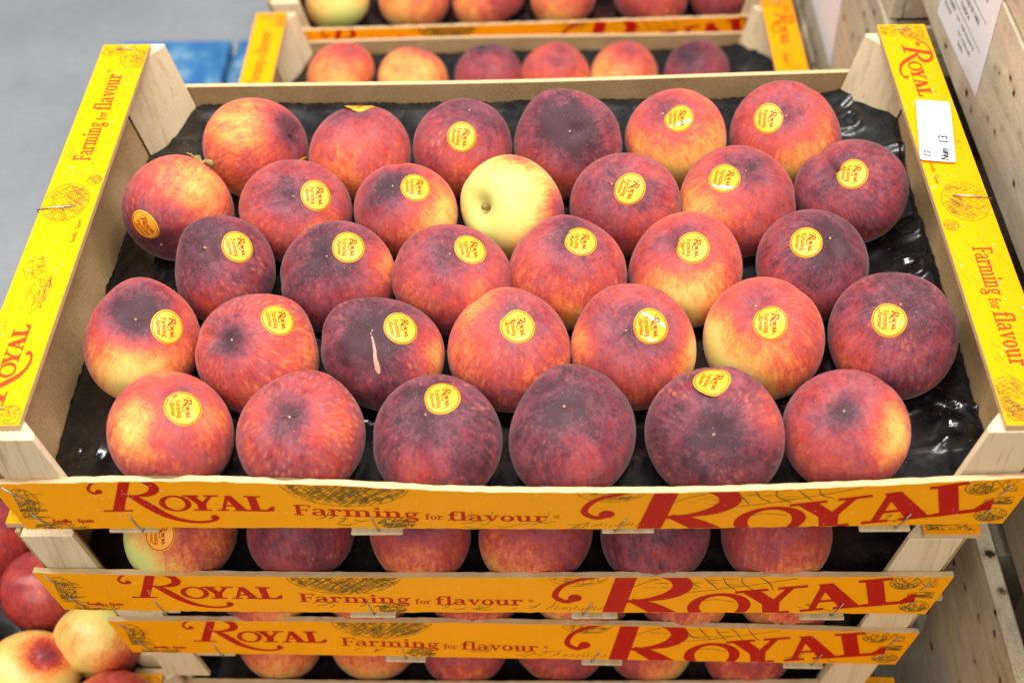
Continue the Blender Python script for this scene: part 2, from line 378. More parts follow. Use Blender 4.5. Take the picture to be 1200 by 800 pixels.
def slab(txt):
    """bold slab-serif lower case, x-height 1; returns ink and its advance width"""
    k = Ink(); x = 0.0
    def L(a, b, w): k.stroke([(x + a[0], a[1]), (x + b[0], b[1])], w, False)
    def C(pts, w): k.stroke([(x + p[0], p[1]) for p in pts], w, True, 4)
    def foot(c, h=.3): L((c - h, .065), (c + h, .065), .13)
    def flag(c, y=.935): L((c - .27, y), (c + .05, y), .13)
    for ch in txt:
        if ch == 'F':
            L((.26, 0), (.26, 1.5), .27); L((0, 1.43), (1.0, 1.43), .14); L((.96, 1.5), (.96, 1.12), .09); L((.26, .78), (.78, .78), .13); L((.78, .98), (.78, .58), .09); foot(.26); x += 1.06
        elif ch == 'a':
            C([(.12, .76), (.22, .93), (.44, .97), (.62, .86), (.66, .66), (.66, .12)], [.2, .14, .12, .2, .25, .24]); C([(.66, .14), (.74, .05), (.92, .07)], .13)
            C([(.64, .58), (.36, .53), (.14, .42), (.12, .2), (.28, .06), (.5, .1), (.64, .26)], [.1, .12, .2, .22, .13, .1, .1]); x += .98
        elif ch == 'r':
            L((.27, 0), (.27, 1), .25); foot(.27); flag(.27); C([(.32, .66), (.44, .87), (.6, .93), (.74, .9)], [.08, .12, .16, .12]); k.disc(x + .72, .82, .13); x += .90
        elif ch in 'mn':
            c = .27; L((c, 0), (c, 1), .25); foot(c); flag(c)
            for j in range(2 if ch == 'm' else 1):
                C([(c + .05, .72), (c + .22, .92), (c + .42, .93), (c + .56, .78), (c + .58, .5), (c + .58, .0)], [.08, .1, .16, .22, .25, .25]); c += .58; foot(c, .26)
            x += c + .36
        elif ch == 'i':
            L((.27, 0), (.27, 1), .25); foot(.27); flag(.27); k.disc(x + .26, 1.33, .16); x += .60
        elif ch == 'g':
            k.ring(x + .42, .64, .36, .34, .19, .12, 16); k.ring(x + .44, -.26, .44, .25, .17, .12, 16)
            C([(.24, .40), (.16, .22), (.34, .12), (.66, .06), (.84, -.12)], [.1, .14, .15, .16, .12]); L((.66, .86), (.94, .93), .14); x += .98
        elif ch == 'f':
            L((.3, 0), (.3, 1.15), .25); C([(.3, 1.1), (.38, 1.38), (.58, 1.46), (.74, 1.38)], [.24, .2, .14, .16]); L((.03, .935), (.64, .935), .13); foot(.3); x += .74
        elif ch == 'o':
            k.ring(x + .46, .5, .44, .52, .25, .12, 18); x += .98
        elif ch == 'l':
            L((.27, 0), (.27, 1.5), .25); foot(.27); flag(.27, 1.43); x += .60
        elif ch == 'v':
            k.poly([(x + .1, .96), (x + .37, .96), (x + .60, .0), (x + .42, .0)]); k.poly([(x + .42, .0), (x + .54, .0), (x + .88, .96), (x + .76, .96)])
            L((0, .935), (.46, .935), .13); L((.62, .935), (1.0, .935), .13); x += 1.0
        elif ch == 'u':
            C([(.25, 1), (.25, .4), (.32, .1), (.5, .05), (.72, .2)], [.25, .25, .22, .13, .08]); L((.80, 1), (.80, 0), .25); flag(.25); flag(.80); L((.8, .065), (1.06, .065), .13); x += 1.16
        else: x += .4
    return k, x
FARMING, FARMING_W = slab('Farming'); FOR, FOR_W = slab('for'); FLAVOUR, FLAVOUR_W = slab('flavour')

_fc = {}
def plain(txt):
    """the built-in sans face as triangles, height of a capital about .7; returns ink and width"""
    if txt not in _fc:
        cu = bpy.data.curves.new('tmp', 'FONT'); cu.body = txt; cu.resolution_u = 2; cu.fill_mode = 'FRONT'
        ob = bpy.data.objects.new('tmp', cu); COL.objects.link(ob); bpy.context.view_layer.update()
        me = ob.evaluated_get(bpy.context.evaluated_depsgraph_get()).to_mesh()
        k = Ink()
        for f in me.polygons: k.poly([me.vertices[i].co[:2] for i in f.vertices])
        w = max((v.co.x for v in me.vertices), default=0)
        ob.evaluated_get(bpy.context.evaluated_depsgraph_get()).to_mesh_clear()
        bpy.data.objects.remove(ob); bpy.data.curves.remove(cu); _fc[txt] = (k, w)
    return _fc[txt]
def put(dst, txt, x, y, h, width=None):
    k, w = plain(txt); s = h / .72
    dst.add(k, (width / w) if width else s, s, 0, x, y); return dst

def sketch(k, cx, cy, rx, ry, n, seed, ang=.7, w=.35, cross=True, outline=True, arc=(0, 6.283)):
    """pen drawing of a round fruit: broken outline and hatching that thickens to one side"""
    rg = random.Random(seed)
    if outline:
        m = 40
        for j in range(m):
            t0 = arc[0] + (arc[1] - arc[0]) * j / m; t1 = t0 + (arc[1] - arc[0]) / m * rg.uniform(.7, 1.2)
            q = 1 + rg.uniform(-.012, .012)
            k.stroke([(cx + rx * q * math.cos(t0), cy + ry * q * math.sin(t0)), (cx + rx * q * math.cos(t1), cy + ry * q * math.sin(t1))], w * rg.uniform(.8, 1.5), False)
    for j in range(n):
        a = ang if (not cross or j % 3) else ang + 1.2
        a += rg.uniform(-.16, .16); u = 1 - abs(rg.gauss(0, .42)); u = max(-.95, min(.97, u)); v = rg.uniform(-.95, .95)
        t = rg.uniform(0, 6.28); rr = math.sqrt(rg.random()) * .96
        px, py = rr * math.cos(t), rr * math.sin(t)
        if rg.random() > .25 + .75 * max(0, (.6 - py) / 1.6) * (1 if rg.random() < .9 else .3): continue
        ln = rg.uniform(.06, .22)
        p0 = (cx + rx * px - math.cos(a) * ln * rx, cy + ry * py - math.sin(a) * ln * ry * 1.1); p1 = (cx + rx * px + math.cos(a) * ln * rx, cy + ry * py + math.sin(a) * ln * ry * 1.1)
        def inside(p): return ((p[0] - cx) / rx) ** 2 + ((p[1] - cy) / ry) ** 2 < 1.0
        if inside(p0) and inside(p1): k.stroke([p0, p1], w * rg.uniform(.5, 1.1), False)
    return k
def scribble(k, x0, x1, y0, y1, n, seed, w=.35):
    rg = random.Random(seed)
    for j in range(n):
        x = rg.uniform(x0, x1); y = rg.uniform(y0, y1); a = rg.uniform(-.5, .9); l = rg.uniform(.1, .5) * (x1 - x0) * .5
        k.stroke([(x, y), (x + l * .5 * math.cos(a), y + l * .5 * math.sin(a) + rg.uniform(-1, 1)), (x + l * math.cos(a + .3), y + l * math.sin(a + .3))], [w, w * 1.4, w * .6], True, 3)
    return k

# ------------------------------------------------------------------ setting
FLOOR_Z = -.80
fl = mesh_obj('floor', [(-8, -4, FLOOR_Z), (8, -4, FLOOR_Z), (8, 12, FLOOR_Z), (-8, 12, FLOOR_Z)], [(0, 1, 2, 3)], M['floor'])
tag(fl, 'grey concrete floor', None, kind='structure')

# ------------------------------------------------------------------ the printed trays
H = .1253            # stacking pitch
PA, PP = .039, .0437 # front panel: top below batten top, and height
WB = .0354           # batten width
BT = .0042           # batten thickness
def HW(z):           # half width of the flared tray at height z (0 = top, negative below)
    return .3097 + z * .22
Z0 = H
TX = [-.3, -.282, -.19, -.094, -.024, .098, .195, .243, .3]; TD = [0, .6, 2.2, -2.4, -7.9, -9.5, -6, -3.4, 0]
BX = [-.3, -.19, -.094, 0, .098, .195, .3]; BD = [0, .8, -.5, -2, -2.5, -1.3, 0]
def smooth_interp(x, xs, ys, r=.03):
    return sum(float(np.interp(x + d, xs, ys)) for d in (-r, -r / 2, 0, r / 2, r)) / 5
def bow_main(x, v): return .001 * (smooth_interp(x, TX, TD) * v + smooth_interp(x, BX, BD) * (1 - v))
def bow_k(a, b, c): return lambda x, v: (.001 * (a * v + b * (1 - v)) * (1 - (x / .3) ** 2) + .001 * c * math.sin(x * 10.5))

def staple_mesh(name, pts, parent, rad=.00042):
    v, f = tube(pts, rad, 6)
    return mesh_obj(name, v, f, M['steel'], parent, smooth=True)

def front_panel(par, bow, seed, prints=True, y0=0.0, thick=.0042, pa=PA, pp=PP, zsag=None):
    rg = random.Random(seed)
    zt, zb = -pa, -pa - pp
    def S(x, z, off):   # x, z in metres measured from the tray, off = out of the face
        v = (z - zb) / pp; return (x, y0 + bow(x, v) - off, z + Z0 + (zsag(x, v) if zsag else 0))
    n = 110; nv = 4; V = []; Fc = []; mi = []
    for side in (0, 1):
        for j in range(nv + 1):
            v = j / nv; z = zb + pp * v
            for i in range(n + 1):
                u = -1 + 2 * i / n; x = u * (HW(z) - .0012); V.append(S(x, z + (rg.uniform(-.0005, .0005) if j in (0, nv) else 0), 0 if side == 0 else -thick))
    W = n + 1; B = W * (nv + 1)
    for j in range(nv):
        for i in range(n):
            a = j * W + i; Fc.append((a, a + 1, a + W + 1, a + W)); mi.append(0)
            Fc.append((B + a, B + a + W, B + a + W + 1, B + a + 1)); mi.append(2)
    for i in range(n):
        Fc.append((i, B + i, B + i + 1, i + 1)); mi.append(1)
        t = nv * W + i; Fc.append((t, t + 1, B + t + 1, B + t)); mi.append(1)
    for j in range(nv):
        a = j * W; Fc.append((a, a + W, B + a + W, B + a)); mi.append(1)
        a = j * W + n; Fc.append((a, B + a, B + a + W, a + W)); mi.append(1)
    o = mesh_obj('front_panel', V, Fc, [M['yellow'], M['raw_edge'], M['board']], par, midx=mi)
    if not prints: return o
    mp = lambda x, y, l: S(x * .001, zb + y * .001, l)
    ht = pp * 1000
    def lay(name, k): k.clip(-291, 291, .5, ht - .5); k.build(name, mp, M['red'], o, .00016)
    lay('logo', Ink().add(ROYAL, 1, 1, 0, -245, 17))
    th = math.radians(9.3); sc = 2.2
    big = Ink().add(ROYAL, sc, sc, th, 0, 0)
    q = (92 * sc * math.cos(th), 92 * sc * math.sin(th))
    lay('large_logo', Ink().add(big, 1, 1, 0, 248.3 - q[0], 9.5 - q[1]))
    sl = math.radians(-1.1)
    red = Ink()
    red.add(FARMING, 9.9, 7.0, sl, -127, 13.2); red.add(FOR, 4.2, 4.2, sl, -50, 11.2); red.add(FLAVOUR, 9.3, 7.0, sl, -36.8, 10.4)
    red.ring(27.2, 15.2, 1.7, 1.7, .35, .35, 14); red.ring(27.2, 15.2, .8, .8, .3, .3, 8)
    lay('slogan', red)
    ot = Ink()
    for b in (0, .25, .5): put(ot, 'Sevilla · Spain', -273 + b, 6.2 + b * .5, 3.6, 24.5)
    lay('origin_text', ot)
    sk = Ink()
    sketch(sk, -95, 47, 38, 24, 1250, seed, .9, .42); sketch(sk, -67, 6, 12, 7, 260, seed + 1, .3, .6, outline=False)
    sketch(sk, 58, 47, 20, 14, 260, seed + 2, .2, .35); scribble(sk, -120, -70, 4, 12, 7, seed + 3, .5); scribble(sk, -35, 40, 2, 10, 12, seed + 4, .4)
    for j in range(16): sk.stroke([(42 + j * 2.6 + rg.uniform(-1, 1), rg.uniform(4, 9)), (40 + j * 2.6, rg.uniform(1, 5))], .5, False)
    for j in range(5):
        xx = 128 + j * 12; sk.stroke([(xx, 43), (xx + 4 + rg.uniform(-3, 3), 36), (xx + 10, 29 + rg.uniform(-2, 3))], [.5, .9, .5])
    for j in range(26): yy = 33 + rg.uniform(-4, 9); xx = rg.uniform(100, 160); sk.stroke([(xx, yy), (xx + rg.uniform(4, 11), yy + rg.uniform(-.6, .6))], .25, False)
    sk.stroke([(84, 24), (100, 36), (112, 42)], .5); sk.stroke([(120, 24), (150, 29), (200, 42)], .5); sk.stroke([(134, 13), (148, 16.5), (162, 14)], .5)
    sketch(sk, 270, 37, 10, 7.5, 240, seed + 5, .6, .45); sketch(sk, 288, 38, 7, 6, 90, seed + 8, .6, .4); sketch(sk, 281, 9, 9.5, 6.5, 240, seed + 6, .5, .45); sketch(sk, 287, 23, 13, 3.4, 220, seed + 7, .25, .5)
    scribble(sk, 205, 240, 4, 11, 9, seed + 9, .5)
    sketch(sk, -285, 26, 9, 13, 240, seed + 10, .4, .5); sketch(sk, -268, 3, 17, 5, 200, seed + 11, .2, .5, outline=False)
    for j in range(22): yy = rg.uniform(10, 34); sk.stroke([(-290, yy), (-276 + rg.uniform(-3, 6), yy + rg.uniform(-1.4, .6))], .3, False)
    sk.clip(-289, 291, .5, ht - .5)
    sk.build('illustration', mp, M['sketch'], o, .00008)
    # staples: pairs at both ends, and one bent round each base slat
    def st(x0, z0, x1, z1):
        a = S(x0, zb + z0, .0006); b = S(x1, zb + z1, .0006); m_ = S((x0 + x1) / 2, zb + (z0 + z1) / 2, .0012)
        ia = S(x0, zb + z0, -.002); ib = S(x1, zb + z1, -.002)
        staple_mesh('staple', [ia, a, m_, b, ib], o)
    st(-.293, .041, -.283, .030); st(-.283, .016, -.275, .004); st(.286, .038, .281, .029); st(.280, .016, .274, .006)
    for x, dx in ((-.226, .005), (-.082, .003), (.068, -.006), (.234, -.006)):
        a = S(x, zb + .013, -.002); b = S(x, zb + .013, .0007); c = S(x + dx * .6, zb + .004, .0012); d = S(x + dx, zb - .003, .0006); e = S(x + dx, zb - .0045, -.004)
        staple_mesh('staple', [a, b, c, d, e], o)
    return o

def batten(par, side, seed, prints=True):
    """flat board lying on the two posts of one end; side -1 left, +1 right"""
    ya, yb = (.0115, .388) if side < 0 else (.0055, .3995)
    xo, xi = side * .3097, side * (.3097 - WB)
    x0, x1 = min(xo, xi), max(xo, xi)
    v, f = hexa([(x0, ya, Z0 - BT), (x1, ya, Z0 - BT), (x1, yb, Z0 - BT), (x0, yb, Z0 - BT), (x0, ya, Z0), (x1, ya, Z0), (x1, yb, Z0), (x0, yb, Z0)])
    o = mesh_obj('top_batten', v, f, [M['raw_edge'], M['yellow']], par)
    bm = bmesh.new(); bm.from_mesh(o.data); bm.faces.ensure_lookup_table()
    for fa in bm.faces:
        if fa.normal.z > .9: fa.material_index = 1
    bm.to_mesh(o.data); bm.free()
    if not prints: return o
    # local print frame: s runs in reading direction, t is 'up' of the letters, both in mm
    if side > 0: mp = lambda s_, t, l: (x0 + t * .001, .3995 - s_ * .001, Z0 + l)
    else: mp = lambda s_, t, l: (x1 - t * .001, .0115 + s_ * .001, Z0 + l)
    D0 = 0 if side > 0 else -12
    def lay(name, k): k.clip(1, (391 if side > 0 else 374), .8, 34.6); k.build(name, mp, M['orange_red'], o, .00016)
    lay('logo', Ink().add(ROYAL, .64, .66, 0, 23 + D0, 13.5))
    k = Ink(); k.add(FARMING, 5.7, 8.0, 0, 249 + D0, 14); k.add(FOR, 3.6, 4.6, 0, 294.5 + D0, 13.5); k.add(FLAVOUR, 7.0, 8.2, 0, 306 + D0, 13)
    k.ring(354 + D0, 24, 1.5, 1.5, .35, .35, 12)
    lay('slogan', k); lay('origin_text', put(Ink(), 'Sevilla · Spain', 165 + D0, 5, 2.8, 22))
    sk = Ink()
    sketch(sk, 10, 24, 10, 9, 240, seed, .5, .3); sketch(sk, 7, 8, 8, 7, 150, seed + 1, .8, .3); sketch(sk, 18, 30, 6, 5, 90, seed + 2, .3, .3)
    sketch(sk, 205 + D0, 20, 19, 15, 420, seed + 3, .9, .3); sketch(sk, 228 + D0, 6, 5, 4.6, 130, seed + 4, .2, .35)
    sketch(sk, 120 + D0, 16, 20, 7, 200, seed + 5, .2, .3, outline=False); sketch(sk, 142 + D0, 24, 12, 8, 120, seed + 6, .5, .3, outline=False)
    sketch(sk, 372 + D0, 8, 14, 11, 330, seed + 7, .7, .35); sketch(sk, 372, 27, 10, 9, 160, seed + 8, .7, .35); sketch(sk, 388, 12, 9, 10, 260, seed + 9, .4, .4); sketch(sk, 390, 29, 8, 6, 160, seed + 12, .9, .4)
    sk.clip(1, (391 if side > 0 else 374), .8, 34.6); sk.build('illustration', mp, M['sketch'], o, .00008)
    s2 = Ink(); rg = random.Random(seed + 20)
    for j in range(26): a = 236 + rg.uniform(0, 110) + D0; b = rg.uniform(2, 30); s2.stroke([(a, b), (a + rg.uniform(5, 18), b + rg.uniform(2, 8))], .28, False)
    scribble(s2, 335 + D0, 365 + D0, 4, 30, 10, seed + 21, .3); scribble(s2, 70, 100, 18, 32, 6, seed + 22, .3)
    s2.clip(1, (391 if side > 0 else 374), .8, 34.6); s2.build('faint_lines', mp, M['sketch_light'], o, .00005)
    xm = (x0 + x1) / 2
    for yy in (ya + .012, yb - .007):
        staple_mesh('staple', [(xm - .006, yy, Z0 - .002), (xm - .006, yy, Z0 + .0007), (xm, yy + .0007, Z0 + .0013), (xm + .006, yy, Z0 + .0007), (xm + .006, yy, Z0 - .002)], o)
    yy = .2
    staple_mesh('staple', [(xm - side * .005, yy, Z0 - .002), (xm - side * .005, yy, Z0 + .0007), (xm + side * .006, yy - .002, Z0 + .0016), (xo + side * .0016, yy - .003, Z0 + .0002), (xo + side * .0014, yy - .003, Z0 - .006)], o, .00052)
    return o

def tray(label, loc, rz, seed, bow, prints=True, batten_prints=True, posts_down=True, group='printed peach trays'):
    """origin at the tray's base: the height where it rests on the tray below"""
    t = empty('fruit_tray', (loc[0], loc[1], loc[2] - H), rz)
    tag(t, label, 'fruit tray', group)
    fp = front_panel(t, bow, seed, prints)
    for s in (-1, 1):
        batten(t, s, seed + 40 + s, batten_prints)
        # fibreboard end panel, leaning out to the top
        zt, zb = -BT - .0003, -.0832; th = .0035
        a, b = HW(zt) - .0045, HW(zb) - .0035
        pts = [(s * b, .008, zb), (s * b, .392, zb), (s * (b - th), .392, zb), (s * (b - th), .008, zb), (s * a, .008, zt), (s * a, .392, zt), (s * (a - th), .392, zt), (s * (a - th), .008, zt)]
        v, f = hexa([(p[0], p[1], p[2] + Z0) for p in pts]); o = mesh_obj('end_panel', v, f, M['board'], t); bev(o.data, .0004)
        for e in (0, 1):   # three-cornered posts of pale wood
            zb2 = -H + .0004 if posts_down else -.0835
            rings = []
            for z in (zb2, -BT - .0002):
                w = HW(z) - .009; yc = .0046 if e == 0 else .3954; d = 1 if e == 0 else -1
                rings += [(s * w, yc, z + Z0), (s * (w - .034), yc, z + Z0), (s * (w - .034), yc + d * .004, z + Z0), (s * w, yc + d * .044, z + Z0)]
            v, f = hexa(rings); o = mesh_obj('corner_post', v, f, M['wood_z'], t); bev(o.data, .0006)
    # back panel
    zt, zb = -.0435, -.0832
    n = 24; V = []; Fc = []; mi = []
    for side in (0, 1):
        for z in (zb, zt):
            for i in range(n + 1):
                u = -1 + 2 * i / n; x = u * (HW(z) - .0012); V.append((x, .3958 + side * .0042 + .002 * math.sin(u * 3 + seed), z + Z0 + (.003 * u if z == zt else 0)))
    W = n + 1
    for i in range(n):
        Fc += [(i + 1, i, W + i, W + i + 1), (2 * W + i, 2 * W + i + 1, 3 * W + i + 1, 3 * W + i), (W + i, 3 * W + i, 3 * W + i + 1, W + i + 1), (i, i + 1, 2 * W + i + 1, 2 * W + i)]; mi += [1, 2, 0, 0]
    Fc += [(0, 2 * W, 3 * W, W), (n, W + n, 3 * W + n, 2 * W + n)]; mi += [0, 0]
    mesh_obj('back_panel', V, Fc, [M['raw_edge'], M['board'], M['yellow']], t, midx=mi)
    # floor boards with cross slats whose ends show under the front panel
    for k in range(3): box('bottom_board', -.286, .286, .010 + k * .128, .130 + k * .128, Z0 - .0862, Z0 - .0833, M['wood_x'], t, .0005)
    for x, w in ((-.227, .030), (-.080, .031), (.070, .031), (.222, .030)): box('base_slat', x - w / 2, x + w / 2, .0012 + (0 if x < -.2 else -.003), .3985, Z0 - .0885, Z0 - .0864, M['wood_y'], t, .0004)
    return t

def liner(label, loc, pockets, rz=0, x0=-.2895, x1=.2915, y0=.0095, y1=.3935, nx=240, ny=160, base=-.0665, seed=1, group='black plastic liners', crumple=1.0):
    """thin moulded black sheet: a cup under every fruit, edges turned up against the tray walls. pockets: (x, y, z, r) in the tray frame, z from the tray top"""
    rg = np.random.RandomState(seed)
    X, Y = np.meshgrid(np.linspace(x0, x1, nx), np.linspace(y0, y1, ny))
    Zf = np.full_like(X, base)
    edge = np.minimum.reduce([X - x0, x1 - X, Y - y0, y1 - Y])
    # low waves
    for k in range(14):
        a = rg.uniform(0, 6.28); fr = rg.uniform(25, 110); Zf += crumple * .0005 * np.sin((np.cos(a) * X + np.sin(a) * Y) * fr + rg.uniform(0, 6)) / (fr / 40)
    left = np.clip((-.245 - X) / .03, 0, 1); Zf -= .0095 * left * left * (3 - 2 * left)
    right = np.clip((X - .262) / .022, 0, 1); Zf += .0085 * right ** 2 * (.25 + .75 * np.clip(Y / .25, 0, 1))
    back = np.clip((Y - .352) / .035, 0, 1); Zf += .006 * back ** 2
    cr = np.clip(1 - np.hypot((X - .285) / .075, (Y - .385) / .095), 0, 1); Zf += crumple * (.016 * cr ** 1.5 + .003 * np.exp(-(((X - .24) * .25 + (Y - .335)) / .004) ** 2) * (X > .225) - .002 * np.exp(-(((X - .24) * -.9 + (Y - .36)) / .006) ** 2) * (X > .235))
    # raised ridges, rings and pips moulded in the free margins
    marg = []
    for (px, py) in ((.268, .055), (.262, .165), (.272, .300), (-.262, .050), (-.268, .165), (-.27, .315), (.255, .360), (.271, .2), (.278, .24)):
        d = np.hypot(X - px, Y - py); Zf += crumple * .0042 * np.exp(-((d - .009) / .0028) ** 2) + crumple * .002 * np.exp(-(d / .004) ** 2)
    for k in range(34):
        sx = rg.uniform(.235, .29) * (1 if k % 3 else -1); sy = rg.uniform(y0 + .01, y1 - .01); a = rg.uniform(0, 3.14); l = rg.uniform(.010, .03)
        dx = X - sx; dy = Y - sy; al = dx * math.cos(a) + dy * math.sin(a); ac = -dx * math.sin(a) + dy * math.cos(a)
        Zf += crumple * rg.uniform(.0010, .0026) * np.exp(-(al / l) ** 2 - (ac / .0018) ** 2)
    for (px, py, pz, pr) in pockets:
        R_ = pr + .0012; d2 = (X - px) ** 2 + (Y - py) ** 2; bowl = np.where(d2 < R_ * R_, pz - np.sqrt(np.maximum(R_ * R_ - d2, 0)), 1.0)
        Zf = np.minimum(Zf, np.maximum(bowl, -.0822))
        d = np.sqrt(d2); Zf += .0016 * np.exp(-((d - (R_ * .80)) / .0022) ** 2) * (d > R_ * .74)
    jit = rg.uniform(-.0007, .0007, Zf.shape) * (edge < .0005); Zf = Zf + jit
    half = .3097 + Zf * .22 - .0092      # keep inside the leaning end panels
    Xc = np.clip(X, -half, half)
    V = np.stack([Xc, Y, Zf + Z0], -1).reshape(-1, 3)
    Fc = [(j * nx + i, j * nx + i + 1, (j + 1) * nx + i + 1, (j + 1) * nx + i) for j in range(ny - 1) for i in range(nx - 1)]
    o = mesh_obj('plastic_liner', V.tolist(), Fc, M['liner'], None, smooth=True)
    so = o.modifiers.new('thickness', 'SOLIDIFY'); so.thickness = .0006; so.offset = -1
    o.location = (loc[0], loc[1], loc[2] - H); o.rotation_euler = (0, 0, rz)
    tag(o, label, 'tray liner', group)
    return o

